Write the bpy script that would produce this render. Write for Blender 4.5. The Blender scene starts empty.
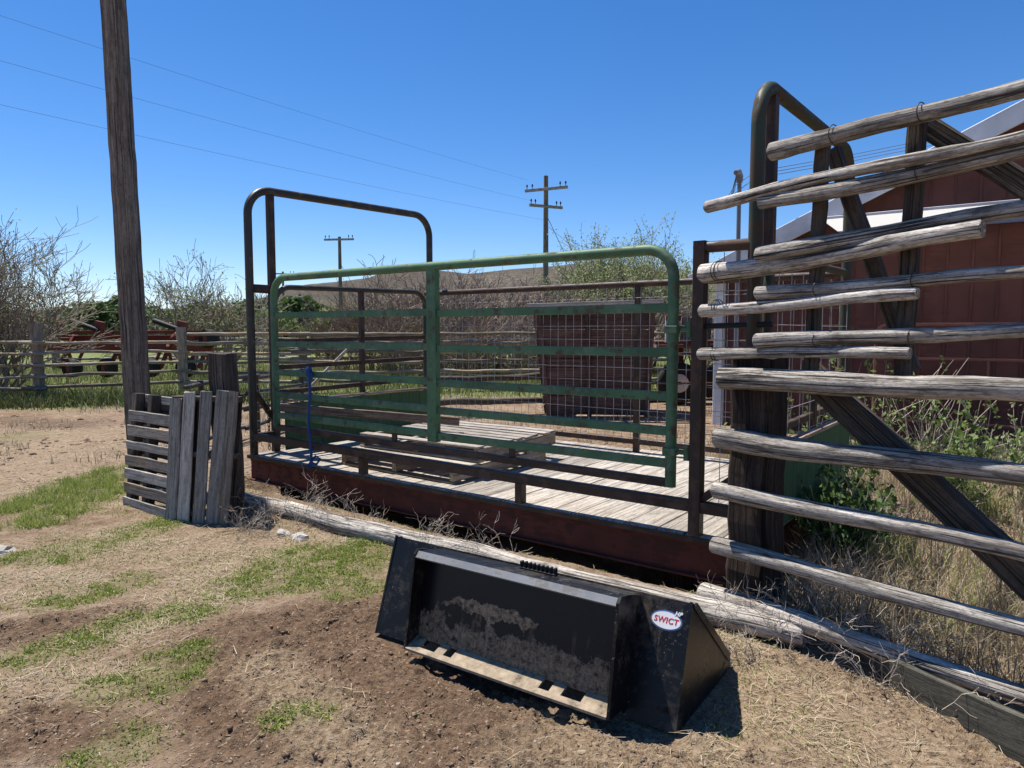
import bpy, math, random
import numpy as np
from mathutils import Vector, Matrix, noise as mnoise

R = math.radians
SC = bpy.context.scene
COL = SC.collection
rng = random.Random(7)
nrng = np.random.default_rng(11)

# ------------------------------------------------------------------ frames
P0 = Vector((1.362, 4.346, 0)); U = Vector((-.80027, .59956, 0)); V = Vector((.59956, .80027, 0))
def S(s, t, z=0): return P0 + U*s + V*t + Vector((0, 0, z))            # livestock scale
BO = Vector((-.753, 3.734, 0)); BE = Vector((.8229, -.5682, 0)); BN = Vector((.5682, .8229, 0))
def B(x, y, z): return BO + BE*x + BN*y + Vector((0, 0, z))            # loader bucket
FO = Vector((1.36, 3.84, 0)); FW = Vector((-.63276, .77435, 0)); FN = Vector((.77435, .63276, 0))
def F(k, n, z): return FO + FW*k + FN*n + Vector((0, 0, z))            # rail fence (n: behind)
CO = Vector((3.662, 12.233, 0)); CK = -U; CV = V
def W(k, d, z): return CO + CK*k + CV*d + Vector((0, 0, z))            # barn (d: behind front wall)

def sstep(a, b, x):
    x = min(1, max(0, (x-a)/(b-a))); return x*x*(3-2*x)
def fbm(x, y, sc, o=0, oct=3):
    v = 0; a = 1; t = 0
    for i in range(oct):
        v += a*mnoise.noise((x*sc+o, y*sc-o, o*.7)); t += a; a *= .5; sc *= 2.1
    return v/t
def seg(px, py, a, b):
    dx = b[0]-a[0]; dy = b[1]-a[1]; l = dx*dx+dy*dy
    t = 0 if l == 0 else max(0, min(1, ((px-a[0])*dx+(py-a[1])*dy)/l))
    return math.hypot(px-a[0]-dx*t, py-a[1]-dy*t)

GREEN = [((-4.681,6.393),(-4.561,6.958),.22),((-4.561,6.958),(-4.574,8.054),.30),((-4.091,5.912),(-4.184,7.181),.22),((-3.295,5.108),(-2.963,5.957),.2),((-3.7,4.948),(-3.447,5.228),.14),((-1.926,4.009),(-1.719,4.395),.16),((-1.719,4.395),(-1.545,4.992),.22),((-1.545,4.992),(-1.273,5.228),.30),((-1.35,4.55),(-1.1,5.0),.22),((-2.2,3.85),(-1.93,4.0),.12),((-1.047,4.275),(-.893,4.448),.14),((-1.853,3.111),(-1.741,3.252),.14),((-1.777,3.322),(-1.67,3.517),.12),((-2.78,4.193),(-2.539,4.54),.18),((-.961,2.846),(-.885,2.877),.1),((-1.527,2.681),(-1.589,2.583),.12),((-7.77,10.53),(-7.83,11.05),.35),((-1.576,3.111),(-1.62,3.406),.12),((-2.462,3.46),(-2.26,3.634),.14),((-1.156,4.735),(-1.026,4.948),.22)]
STRAW = [((1.051,3.111),(1.57,2.715),.6),((.532,2.583),(1.091,2.533),.5),((1.147,3.406),(1.327,3.111),.4),((-2.181,5.303),(-1.476,5.569),.35),((-3.104,5.433),(-2.11,4.948),.4),((-6.095,8.232),(-6.103,10.532),1.3),((-5.2,5.2),(-4.2,5.0),.4),((-1.2,3.3),(-.6,2.6),.16),((-2.6,2.9),(-2.0,3.2),.2),((-2.073,3.895),(-1.94,4.54),.3),((-3.336,4.448),(-3.004,4.54),.3),((2.2,3.6),(4.2,6),1.0)]
DARK = [((-2.787,3.696),(-2.284,3.965),.2),((-1.564,3.634),(-1.042,3.895),.3),((-.944,3.517),(.204,2.861),.38),((-1.175,3.023),(-.348,2.533),.35),((-2.178,2.861),(-1.829,2.715),.22),((-.133,2.786),(.494,2.583),.3),((-9.519,12.927),(-7.605,12.233),.5),((-.4,2.0),(.6,1.8),.5),((1.50,3.42),(1.86,2.62),.17),((.95,2.45),(1.6,2.3),.2)]  # dark churned soil; the capsule along the right fence paints its shade
def mask(lst, x, y, o, soft=.9):
    m = 0
    for a, b, w in lst:
        if abs(x-(a[0]+b[0])/2) > 3+w or abs(y-(a[1]+b[1])/2) > 3+w: continue
        d = seg(x, y, a, b)/w
        d += .55*fbm(x, y, 2.2/ max(.3, w*1.6), o)
        m = max(m, 1-sstep(.55, .55+soft, d))
    return m
def scale_st(x, y):
    q = Vector((x, y, 0))-P0
    return q.dot(U), q.dot(V)
def ground_h(x, y):
    far = sstep(9, 20, math.hypot(x, y))
    h = .045*fbm(x, y, .55, 3)*(1-far) + .25*far*fbm(x, y, .03, 8)*sstep(20, 60, y)
    if -6 < x < 5 and .5 < y < 11:
        h += .016*fbm(x, y, 2.6, 5)
        # faint wheel ruts running past the bucket
        q = x*.82+y*.57
        h -= .012*math.exp(-((q-1.35+.05*math.sin(x*3))/.09)**2)*sstep(-2.2, -1.2, x)*(1-sstep(.2, .8, x))
        s, t = scale_st(x, y)
        e = min(s+.25, 5.5-s, t+.02, 2.75-t)
        h -= .22*sstep(-.16, .10, e)
        # shallow hollow in front of the loader bucket and under the fence
        b = Vector((x, y, 0))-BO; bx = b.dot(BE); by = b.dot(BN)
        if -.3 < bx < 2.0: h -= .03*math.exp(-((by+.08)/.14)**2)
        if -.2 < bx < 1.95 and -.15 < by < .9: h = min(h, -.012)
        f = Vector((x, y, 0))-FO
        fn = f.dot(FN); fk = f.dot(FW)
        if fk < .45: h -= .10*math.exp(-((fn+.05)/.20)**2)*sstep(.5, .1, fk) if False else .06*math.exp(-((fn+.02)/.18)**2)*(1-sstep(.0, .5, fk))
    return h

# ------------------------------------------------------------------ materials
MATS = {}
class NT:
    def __init__(s, name):
        s.m = bpy.data.materials.new(name); s.m.use_nodes = True
        s.t = s.m.node_tree; s.t.nodes.clear()
        s.out = s.n('ShaderNodeOutputMaterial')
        MATS[name] = s.m
    def n(s, ty, inp=None, **kw):
        x = s.t.nodes.new(ty)
        for k, v in kw.items(): setattr(x, k, v)
        for k, v in (inp or {}).items(): s.set(x.inputs[k], v)
        return x
    def set(s, sock, v):
        if isinstance(v, bpy.types.NodeSocket): s.t.links.new(v, sock)
        elif isinstance(v, bpy.types.Node): s.t.links.new(v.outputs[0], sock)
        else:
            if sock.type == 'RGBA' and len(v) == 3: v = (*v, 1)
            sock.default_value = v
    def attr(s, name): return s.n('ShaderNodeAttribute', attribute_name=name)
    def mapping(s, vec, scale): return s.n('ShaderNodeMapping', {'Vector': vec, 'Scale': scale}).outputs[0]
    def noise(s, vec, scale=1, detail=4, rough=.55, dist=0):
        return s.n('ShaderNodeTexNoise', {'Vector': vec, 'Scale': scale, 'Detail': detail, 'Roughness': rough, 'Distortion': dist}).outputs[0]
    def ramp(s, fac, stops, interp='LINEAR'):
        r = s.n('ShaderNodeValToRGB', {'Fac': fac}); cr = r.color_ramp; cr.interpolation = interp
        while len(cr.elements) < len(stops): cr.elements.new(.5)
        for e, (p, c) in zip(cr.elements, stops):
            e.position = p; e.color = (*c, 1) if len(c) == 3 else c
        return r.outputs[0]
    def rampf(s, fac, a, b): return s.ramp(fac, [(a, (0, 0, 0)), (b, (1, 1, 1))])
    def mix(s, f, a, b, mode='MIX'):
        x = s.n('ShaderNodeMix', data_type='RGBA', blend_type=mode)
        s.set(x.inputs[0], f); s.set(x.inputs[6], a); s.set(x.inputs[7], b); return x.outputs[2]
    def math(s, op, a, b=0, c=None):
        x = s.n('ShaderNodeMath', operation=op); s.set(x.inputs[0], a); s.set(x.inputs[1], b)
        if c is not None: s.set(x.inputs[2], c)
        return x.outputs[0]
    def bump(s, h, st, dist, nrm=None):
        d = {'Height': h, 'Strength': st, 'Distance': dist}
        if nrm is not None: d['Normal'] = nrm
        return s.n('ShaderNodeBump', d).outputs[0]
    def principled(s, col, rough=.8, nrm=None, metallic=0, spec=.5):
        d = {'Base Color': col, 'Roughness': rough, 'Metallic': metallic, 'Specular IOR Level': spec}
        if nrm is not None: d['Normal'] = nrm
        p = s.n('ShaderNodeBsdfPrincipled', d)
        s.t.links.new(p.outputs[0], s.out.inputs[0]); return p

def mat_wood(name, dark, mid, light, gs=1.0, crack=.75, bump=.6, stain=None, vr=.7):
    t = NT(name); gc = t.attr('gc').outputs['Vector']; var = t.attr('var').outputs['Fac']
    g = t.noise(t.mapping(gc, (2.2*gs, 42*gs, 42*gs)), 1, 6, .65)
    c = t.ramp(g, [(.28, dark), (.48, mid), (.70, light)])
    pt = t.noise(t.mapping(gc, (1.3, 7, 7)), 1, 4, .6)
    c = t.mix(t.math('MULTIPLY', t.rampf(pt, .42, .72), .55), c, light)
    pt2 = t.noise(t.mapping(gc, (3.1, 11, 11)), 1.7, 5, .7)
    c = t.mix(t.math('MULTIPLY', t.rampf(pt2, .50, .66), .7), c, dark)
    if stain:
        ps = t.noise(t.mapping(gc, (1.6, 3, 3)), 1.1, 3, .5)
        c = t.mix(t.math('MULTIPLY', t.rampf(ps, .5, .7), .7), c, stain)
    ck = t.noise(t.mapping(gc, (1.1*gs, 60*gs, 60*gs)), 1, 3, .5, .3)
    ckf = t.rampf(ck, .34, .40)
    c = t.mix(t.math('MULTIPLY', t.math('SUBTRACT', 1, ckf), crack), c, tuple(x*.25 for x in dark))
    # knots
    kn = t.n('ShaderNodeTexVoronoi', {'Vector': t.mapping(gc, (4, 13, 13)), 'Scale': 1.0}).outputs[0]
    c = t.mix(t.math('MULTIPLY', t.math('SUBTRACT', 1, t.rampf(kn, .04, .12)), .55), c, tuple(x*.4 for x in dark))
    hk = t.noise(t.mapping(gc, (.8*gs, 95, 95)), 1, 2, .5, .4)
    hkf = t.rampf(hk, .36, .405)
    c = t.mix(t.math('MULTIPLY', t.math('SUBTRACT', 1, hkf), crack*.85), c, tuple(x*.2 for x in dark))
    sk_ = t.noise(t.mapping(gc, (30, 85, 85)), 1, 4, .75)
    c = t.mix(t.math('MULTIPLY', t.math('SUBTRACT', 1, t.rampf(sk_, .36, .50)), .6), c, dark)
    vv = t.math('MULTIPLY_ADD', var, vr, 1-vr*.5)
    c = t.mix(1, c, t.n('ShaderNodeCombineColor', {0: vv, 1: vv, 2: vv}).outputs[0], 'MULTIPLY')
    h = t.math('ADD', t.math('ADD', g, t.math('MULTIPLY', sk_, .4)), t.math('ADD', t.math('MULTIPLY', ckf, .8), t.math('MULTIPLY', hkf, .5)))
    t.principled(c, .88, t.bump(h, bump, .006), spec=.25)
    return t.m
def mat_metal(name, base, rust, amt, rough=.45, sc=7, spec=.5, bump=.15, dust=None):
    t = NT(name); gc = t.attr('gc').outputs['Vector']
    a = t.noise(gc, sc, 7, .65); b = t.noise(t.mapping(gc, (3, 26, 26)), 1.3, 5, .6)
    f = t.math('MULTIPLY_ADD', b, .35, t.math('MULTIPLY', a, .65))
    k = t.rampf(f, .62-amt*.3, .68-amt*.26)
    vr = t.noise(gc, 2.1, 3, .5)
    c = t.mix(t.rampf(vr, .3, .7), tuple(x*.75 for x in base), tuple(min(1, x*1.25) for x in base))
    c = t.mix(k, c, rust)
    if dust:
        d = t.noise(gc, 23, 5, .7); d2 = t.noise(gc, 3.3, 4, .6)
        c = t.mix(t.math('MULTIPLY', t.rampf(t.math('MULTIPLY', d, d2), .24, .42), .55), c, dust)
    if name == 'black_bucket_paint':
        s1 = t.noise(gc, 75, 3, .7); s2 = t.noise(t.mapping(gc, (40, 3, 6)), 1, 4, .7); s3 = t.noise(gc, 4, 3, .6)
        c = t.mix(t.math('MULTIPLY', t.rampf(s1, .62, .67), t.math('MULTIPLY', t.rampf(s3, .42, .6), .8)), c, (.30,.27,.24))
        c = t.mix(t.math('MULTIPLY', t.rampf(s2, .60, .68), t.math('MULTIPLY', t.rampf(s3, .40, .62), .35)), c, (.22,.19,.165))
    rg = t.math('MULTIPLY_ADD', k, .4, rough)
    t.principled(c, rg, t.bump(f, bump, .004), spec=spec)
    return t.m
def mat_leaf(name, c1, c2, trans=.35, rough=.6):
    t = NT(name); var = t.attr('var').outputs['Fac']
    c = t.mix(var, c1, c2)
    p = t.n('ShaderNodeBsdfPrincipled', {'Base Color': c, 'Roughness': rough, 'Specular IOR Level': .3})
    tr = t.n('ShaderNodeBsdfTranslucent', {'Color': c})
    mx = t.n('ShaderNodeMixShader', {0: trans, 1: p, 2: tr})
    t.t.links.new(mx.outputs[0], t.out.inputs[0]); return t.m
def mat_plain(name, c, rough=.7, spec=.4, var=.0, sc=20, bump=.1):
    t = NT(name); co = t.n('ShaderNodeNewGeometry').outputs['Position']
    n = t.noise(co, sc, 4, .6)
    cc = t.mix(n, tuple(x*(1-var) for x in c), tuple(min(1, x*(1+var)) for x in c))
    t.principled(cc, rough, t.bump(n, bump, .004), spec=spec); return t.m

M = {}
M['rail'] = mat_wood('weathered_rail_wood', (.066,.054,.044), (.25,.22,.185), (.60,.555,.49), 1.5, .97, 1.0)
M['pole'] = mat_wood('old_pole_wood', (.055,.042,.032), (.135,.108,.083), (.25,.208,.165), .8, .9, 1.0)
M['post'] = mat_wood('dark_post_wood', (.042,.032,.024), (.088,.067,.051), (.16,.13,.102), .8, .9, 1.0)
M['tie'] = mat_wood('tarred_tie_wood', (.022,.013,.010), (.045,.029,.021), (.11,.078,.058), .7, .9, 1.0)
M['pallet'] = mat_wood('grey_pallet_wood', (.15,.13,.105), (.31,.275,.23), (.46,.415,.355), 1.2, .7, .5)
M['pallet_warm'] = mat_wood('brown_pallet_wood', (.13,.105,.08), (.27,.22,.17), (.42,.355,.28), 1.2, .7, .5, (.34,.22,.08))
M['deck'] = mat_wood('bleached_deck_wood', (.17,.145,.115), (.36,.315,.265), (.52,.47,.405), .9, .6, .5, vr=.4)
M['brownboard'] = mat_wood('brown_board_wood', (.14,.09,.065), (.30,.21,.155), (.44,.33,.25), 1.0, .6, .4)
M['binwood'] = mat_wood('red_brown_bin_wood', (.05,.03,.024), (.105,.06,.047), (.165,.10,.08), .9, .7, .5)
M['greenboard'] = mat_wood('green_painted_wood', (.05,.095,.04), (.068,.125,.055), (.09,.15,.07), .6, .35, .25, vr=.25)
M['plank'] = mat_wood('grey_green_plank_wood', (.045,.044,.034), (.095,.09,.07), (.16,.15,.12), .9, .6, .5)
M['green'] = mat_metal('green_gate_paint', (.068,.150,.070), (.10,.068,.042), .30, .55, 11, .3, .25, (.20,.23,.17))
M['greenrust'] = mat_metal('worn_green_paint', (.040,.050,.028), (.075,.052,.036), .55, .55, 7, .3)
M['brown'] = mat_metal('rusty_brown_steel', (.042,.025,.018), (.10,.06,.04), .42, .5, 7, .3)
M['darkpipe'] = mat_metal('dark_pipe_steel', (.036,.032,.024), (.10,.085,.05), .3, .42, 7, .35)
M['beam'] = mat_metal('oxide_red_beam', (.095,.029,.021), (.065,.030,.022), .45, .7, 7, .2)
M['wire'] = mat_metal('grey_wire', (.42,.39,.36), (.26,.17,.12), .4, .5)
M['bucket'] = mat_metal('black_bucket_paint', (.006,.006,.007), (.008,.007,.007), .1, .34, 5, .22, .06, (.12,.10,.08))
M['barn'] = mat_metal('red_barn_siding', (.105,.041,.033), (.093,.038,.031), .3, .55, .5, .2, .0)
M['white'] = mat_metal('white_trim_paint', (.58,.585,.59), (.45,.445,.43), .2, .45, 2, .4, .03)
M['fibreglass'] = mat_leaf('white_fibreglass_sheet', (.82,.82,.80), (.82,.82,.80), .75, .5)
M['redsteel'] = mat_metal('faded_red_machine_paint', (.19,.04,.03), (.15,.065,.045), .4, .6, 7, .25)
M['fadedpipe'] = mat_metal('faded_red_pipe', (.26,.10,.07), (.18,.09,.06), .4, .6, 7, .25)
M['tyre'] = mat_plain('black_rubber', (.022,.021,.02), .8, .3)
M['black'] = mat_plain('black_steel', (.015,.015,.015), .65, .3)
M['rope'] = mat_plain('blue_rope', (.03,.075,.22), .8, .2, .4, 160, .6)
M['stone'] = mat_plain('pale_stone', (.40,.37,.33), .9, .2, .45, 12, .4)
M['galv'] = mat_plain('grey_steel_mast', (.14,.14,.15), .5, .5)
M['line'] = mat_plain('power_cable', (.10,.11,.13), .5, .3)
M['twig'] = mat_wood('bare_twig_bark', (.13,.10,.075), (.25,.20,.155), (.38,.32,.255), 1, .3, .1)
M['twigred'] = mat_wood('reddish_twig_bark', (.14,.098,.074), (.27,.20,.155), (.40,.315,.25), 1, .3, .1)
M['dryweed'] = mat_wood('dry_weed_stem', (.25,.20,.15), (.40,.33,.26), (.55,.48,.40), 1, .2, .1)
M['bark'] = mat_wood('tree_bark', (.05,.04,.035), (.10,.085,.07), (.16,.14,.12), 1, .5, .4)
M['grass'] = mat_leaf('green_grass_blade', (.16,.225,.04), (.40,.42,.125), .35)
M['field'] = mat_leaf('field_grass_blade', (.10,.15,.025), (.22,.25,.075), .35)
M['drygrass'] = mat_leaf('dry_grass_blade', (.23,.175,.105), (.50,.42,.29), .25)
M['litter'] = mat_leaf('brown_litter_flake', (.06,.04,.028), (.33,.26,.185), .1)
M['straw'] = mat_leaf('straw_stalk', (.26,.19,.115), (.58,.49,.34), .15)
M['leafdark'] = mat_leaf('dark_weed_leaf', (.04,.085,.02), (.10,.17,.04), .3)
M['rank'] = mat_leaf('dark_rank_grass', (.025,.045,.012), (.12,.13,.05), .3)
M['leafbright'] = mat_leaf('bright_weed_leaf', (.10,.165,.04), (.23,.29,.085), .35)
M['willow'] = mat_leaf('willow_leaf', (.20,.245,.095), (.37,.41,.20), .35)
M['treeleaf'] = mat_leaf('tree_leaf', (.035,.075,.02), (.11,.165,.045), .3)
M['treeleaf2'] = mat_leaf('spring_tree_leaf', (.15,.19,.05), (.34,.38,.12), .35)

def ground_material():
    t = NT('ground_soil'); pos = t.n('ShaderNodeNewGeometry').outputs['Position']
    n1 = t.noise(pos, 1.1, 6, .6); n2 = t.noise(pos, 6, 6, .65); n3 = t.noise(pos, 38, 5, .7); n4 = t.noise(pos, 130, 3, .7)
    tan = t.ramp(n2, [(.30, (.205,.140,.088)), (.50, (.315,.228,.152)), (.70, (.44,.345,.245))])
    brown = t.ramp(n2, [(.30, (.135,.085,.052)), (.5, (.235,.157,.10)), (.70, (.345,.245,.163))])
    c = t.mix(t.rampf(n1, .40, .62), tan, brown)
    dk = t.attr('dark').outputs['Fac']; gr = t.attr('grass').outputs['Fac']; st = t.attr('straw').outputs['Fac']; fl = t.attr('field').outputs['Fac']
    pat = t.attr('patch').outputs['Fac']
    c = t.mix(t.math('MULTIPLY', pat, .85), c, brown)
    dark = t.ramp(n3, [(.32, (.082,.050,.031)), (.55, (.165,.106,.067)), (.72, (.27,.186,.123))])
    c = t.mix(t.math('MULTIPLY', dk, .85), c, dark)  # dark soil, plus the shade painted at the foot of the right fence
    straw = t.ramp(n3, [(.30, (.15,.10,.062)), (.5, (.33,.245,.155)), (.7, (.50,.41,.285))])
    c = t.mix(t.math('MULTIPLY', st, .6), c, straw)
    g = t.ramp(n3, [(.3, (.07,.085,.022)), (.5, (.14,.165,.045)), (.72, (.26,.235,.11))])
    c = t.mix(t.math('MULTIPLY', gr, .38), c, g)
    fg = t.ramp(n1, [(.3, (.09,.125,.03)), (.5, (.16,.19,.06)), (.7, (.26,.24,.11))])
    c = t.mix(fl, c, fg)
    sp = t.rampf(n4, .66, .72)
    c = t.mix(t.math('MULTIPLY', sp, .5), c, (.55,.50,.43))
    dsp = t.math('SUBTRACT', 1, t.rampf(n3, .34, .45))
    c = t.mix(t.math('MULTIPLY', dsp, .6), c, (.07,.05,.037))
    h = t.math('ADD', t.math('MULTIPLY', n3, .6), t.math('ADD', t.math('MULTIPLY', n2, 1.2), t.math('MULTIPLY', n4, .25)))
    t.principled(c, .95, t.bump(h, 1.0, .04), spec=.1)
    return t.m
def clod_material(name, lo, hi):
    t = NT(name); var = t.attr('var').outputs['Fac']; pos = t.n('ShaderNodeNewGeometry').outputs['Position']
    n = t.noise(pos, 60, 4, .6)
    c = t.mix(var, lo, hi); c = t.mix(1, c, t.ramp(n, [(.3, (.6,.6,.6)), (.7, (1.2,1.2,1.2))]), 'MULTIPLY')
    t.principled(c, .95, t.bump(n, .6, .01), spec=.1); return t.m
M['ground'] = ground_material()
M['clod'] = clod_material('soil_clod', (.13,.083,.053), (.34,.24,.16))
M['pebble'] = clod_material('pebble', (.22,.18,.15), (.62,.57,.5))
def hill_material():
    t = NT('sagebrush_hill'); pos = t.n('ShaderNodeNewGeometry').outputs['Position']
    n = t.noise(pos, .012, 5, .6); d = t.noise(pos, .30, 5, .75); z = t.n('ShaderNodeSeparateXYZ', {0: pos}).outputs[2]
    c = t.ramp(n, [(.3, (.080,.063,.050)), (.55, (.118,.096,.078)), (.75, (.155,.130,.104))])
    c = t.mix(t.math('MULTIPLY', t.rampf(d, .46, .56), .8), c, (.045,.045,.030))
    lowf = t.math('SUBTRACT', 1, t.rampf(t.math('MULTIPLY', z, .04), .25, .8))
    c = t.mix(t.math('MULTIPLY', lowf, .55), c, (.10,.115,.05))
    t.principled(c, .95, None, spec=.05); return t.m
M['hill'] = hill_material()
M['mountain'] = mat_plain('haze_blue_mountain', (.055,.075,.105), .95, .05, .3, .002, 0)  # distance haze is painted into this blue base colour
def mud_plate():
    t = NT('muddy_black_plate'); gc = t.attr('gc').outputs['Vector']
    sx = t.n('ShaderNodeSeparateXYZ', {0: gc}); x = sx.outputs[0]; z = sx.outputs[2]
    n = t.noise(gc, 9, 6, .65); n2 = t.noise(gc, 40, 5, .7); n3 = t.noise(t.mapping(gc, (18, 1, 2.5)), 1, 4, .6)
    # mud splashed up from the lower edge, heavier towards the right, plus one dried smear
    lo = t.math('SUBTRACT', t.math('MULTIPLY_ADD', n, .42, .0), t.math('MULTIPLY', z, .95))
    mk = t.rampf(lo, -.06, .02)
    ex = t.math('MULTIPLY', t.math('SUBTRACT', x, .80), 3.4); ez = t.math('MULTIPLY', t.math('SUBTRACT', z, .30), 26)
    ez = t.math('ADD', ez, t.math('MULTIPLY', t.math('SUBTRACT', n, .5), 5))
    r2 = t.math('ADD', t.math('MULTIPLY', ex, ex), t.math('MULTIPLY', ez, ez))
    sm = t.math('SUBTRACT', t.math('MULTIPLY_ADD', n, 2.2, .05), r2)
    smk = t.rampf(sm, .22, .36)
    drip = t.math('MULTIPLY', t.rampf(n3, .56, .66), t.math('SUBTRACT', 1, t.rampf(t.math('ABSOLUTE', t.math('SUBTRACT', z, .2)), .06, .14)))
    f = t.math('MAXIMUM', t.math('MULTIPLY', mk, .62), t.math('MAXIMUM', smk, t.math('MULTIPLY', drip, .4)))
    n5 = t.noise(gc, 120, 4, .7); n6 = t.noise(t.mapping(gc, (60, 1, 5)), 1, 4, .7)
    f = t.math('MULTIPLY', f, t.math('MULTIPLY', t.rampf(n2, .30, .48), t.math('MULTIPLY_ADD', t.rampf(n5, .38, .56), .55, .45)))
    f = t.math('MULTIPLY', f, t.math('MULTIPLY_ADD', t.rampf(n6, .34, .52), .5, .5))
    f = t.math('MAXIMUM', f, t.math('MULTIPLY', t.rampf(n5, .66, .70), .45))
    mud = t.ramp(n2, [(.3, (.24,.155,.085)), (.7, (.58,.43,.27))])
    c = t.mix(f, (.006,.0065,.009), mud)
    t.principled(c, t.math('MULTIPLY_ADD', f, .55, .32), t.bump(t.math('MULTIPLY', f, n2), .7, .01), spec=.25); return t.m
M['mudplate'] = mud_plate()
def dusty():
    t = NT('dusty_ledge_steel'); gc = t.attr('gc').outputs['Vector']
    n = t.noise(gc, 14, 6, .7)
    c = t.ramp(n, [(.30, (.03,.027,.025)), (.44, (.24,.185,.125)), (.7, (.42,.335,.235))])
    t.principled(c, .8, t.bump(n, .5, .01), spec=.3); return t.m
M['ledge'] = dusty()
M['polished'] = mat_metal('scuffed_steel_lip', (.17,.175,.185), (.11,.105,.10), .5, .34, 16, .7)
M['dec_white'] = mat_plain('decal_white', (.8,.8,.8), .4, .4)
M['dec_red'] = mat_plain('decal_red', (.55,.03,.035), .4, .4)
M['dec_blue'] = mat_plain('decal_blue', (.10,.16,.35), .4, .4)

# ------------------------------------------------------------------ mesh builder
def world_of(o):
    p = Vector((0, 0, 0))
    while o: p += o.location; o = o.parent
    return p
def link_mesh(me, name, mat, parent=None, loc=None):
    o = bpy.data.objects.new(name, me); COL.objects.link(o)
    if mat: me.materials.append(M[mat] if isinstance(mat, str) else mat)
    if parent: o.parent = parent
    if loc is not None: o.location = loc
    return o
class MB:
    def __init__(s): s.v = []; s.f = []; s.g = []; s.var = []; s.sm = []
    def add(s, vs, fs, gs=None, var=None, smooth=False):
        b = len(s.v); s.v += [tuple(p) for p in vs]
        s.g += [tuple(p) for p in (gs or vs)]
        s.var += [rng.random() if var is None else var]*len(vs)
        s.f += [tuple(i+b for i in f) for f in fs]; s.sm += [smooth]*len(fs)
    def beam(s, p0, p1, w, h, up=(0, 0, 1), ch=.004, segs=1, wob=0, taper=1, var=None, ends=0):
        """bar of section w x h (h along up) from p0 to p1"""
        p0 = Vector(p0); p1 = Vector(p1); d = p1-p0; L = d.length; d.normalize(); up = Vector(up)
        a = d.cross(up)
        if a.length < 1e-4: a = d.cross(Vector((0, 1, 0)))
        a.normalize(); b = a.cross(d).normalized()
        go = Vector((rng.uniform(0, 50), rng.uniform(0, 9), rng.uniform(0, 9)))
        ch = min(ch, w*.3, h*.3); vs = []; gs = []; fs = []
        for i in range(segs+1):
            q = i/segs; k = 1+(taper-1)*q
            hw = w*k/2; hh = h*k/2
            pr = [(-hw+ch, -hh), (hw-ch, -hh), (hw, -hh+ch), (hw, hh-ch), (hw-ch, hh), (-hw+ch, hh), (-hw, hh-ch), (-hw, -hh+ch)]
            ox, oy = (rng.uniform(-wob, wob), rng.uniform(-wob, wob)) if wob and 0 < i else (0, 0)
            sk = [rng.uniform(-ends, ends) for _ in range(8)] if ends and i in (0, segs) else [0]*8
            for j, (x, y) in enumerate(pr):
                jx, jy = (rng.uniform(-wob, wob)*.5, rng.uniform(-wob, wob)*.5) if wob else (0, 0)
                vs.append(p0+d*(L*q+sk[j])+a*(x+ox+jx)+b*(y+oy+jy)); gs.append(go+Vector((L*q, x, y)))
        for i in range(segs):
            for j in range(8):
                k = (j+1) % 8; fs.append((i*8+j, i*8+k, i*8+8+k, i*8+8+j))
        fs.append(tuple(range(7, -1, -1))); fs.append(tuple(segs*8+j for j in range(8)))
        s.add(vs, fs, gs, var)
    def tube(s, pts, r, n=10, wobr=0, var=None, caps=True, smooth=True, bevel=0):
        pts = [Vector(p) for p in pts]; N = len(pts)
        rs = r if isinstance(r, (list, tuple)) else [r]*N
        go = Vector((rng.uniform(0, 50), rng.uniform(0, 9), rng.uniform(0, 9)))
        t0 = (pts[1]-pts[0]).normalized()
        a = t0.cross(Vector((0, 0, 1)))
        if a.length < .05: a = t0.cross(Vector((0, 1, 0)))
        a.normalize(); vs = []; gs = []; fs = []; L = 0; pt = t0
        for i in range(N):
            t = (pts[min(i+1, N-1)]-pts[max(i-1, 0)]).normalized()
            if i:
                L += (pts[i]-pts[i-1]).length
                q = pt.rotation_difference(t); a = (q @ a)
            a = (a-t*a.dot(t)).normalized(); b = t.cross(a); pt = t
            for j in range(n):
                an = 2*math.pi*j/n; c = math.cos(an); sn = math.sin(an); rr = rs[i]
                if wobr: rr *= 1+wobr*(mnoise.noise((L*3+go.x, c*1.1+go.y, sn*1.1))+.5*mnoise.noise((L*9+go.x, c*2.5, sn*2.5+go.z)))
                vs.append(pts[i]+(a*c+b*sn)*rr); gs.append(go+Vector((L, c*rs[i], sn*rs[i])))
        for i in range(N-1):
            for j in range(n):
                k = (j+1) % n; fs.append((i*n+j, i*n+k, i*n+n+k, i*n+n+j))
        s.add(vs, fs, gs, var, smooth)
        if caps:
            m = len(vs)
            for i in (0, N-1):
                ring = vs[i*n:i*n+n]; g = gs[i*n:i*n+n]
                s.add(ring, [tuple(range(n))[::(-1 if i == 0 else 1)]], g, s.var[-1], False)
    def log(s, p0, p1, r0, r1, var=None, bend=.012, n=14):
        p0 = Vector(p0); p1 = Vector(p1); d = p1-p0; L = d.length; N = max(8, int(L/.07))
        side = d.cross(Vector((0, 0, 1))).normalized(); up = side.cross(d).normalized()
        o = rng.uniform(0, 99); pts = []; rs = []
        for i in range(N+1):
            q = i/N
            pts.append(p0+d*q+side*bend*1.4*mnoise.noise((q*L*1.3, o, 0))+up*bend*mnoise.noise((q*L*1.1, o, 7)))
            rr = r0+(r1-r0)*q
            rr *= 1+.05*mnoise.noise((q*L*4, o, 3))+.05*max(0, mnoise.noise((q*L*9, o, 5))-.25)*3
            rs.append(rr)
        e = .006; dd = d.normalized()
        pts = [pts[0]-dd*e]+pts+[pts[-1]+dd*e]; rs = [rs[0]*.9]+rs+[rs[-1]*.9]
        s.tube(pts, rs, n, .15, var)
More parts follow.
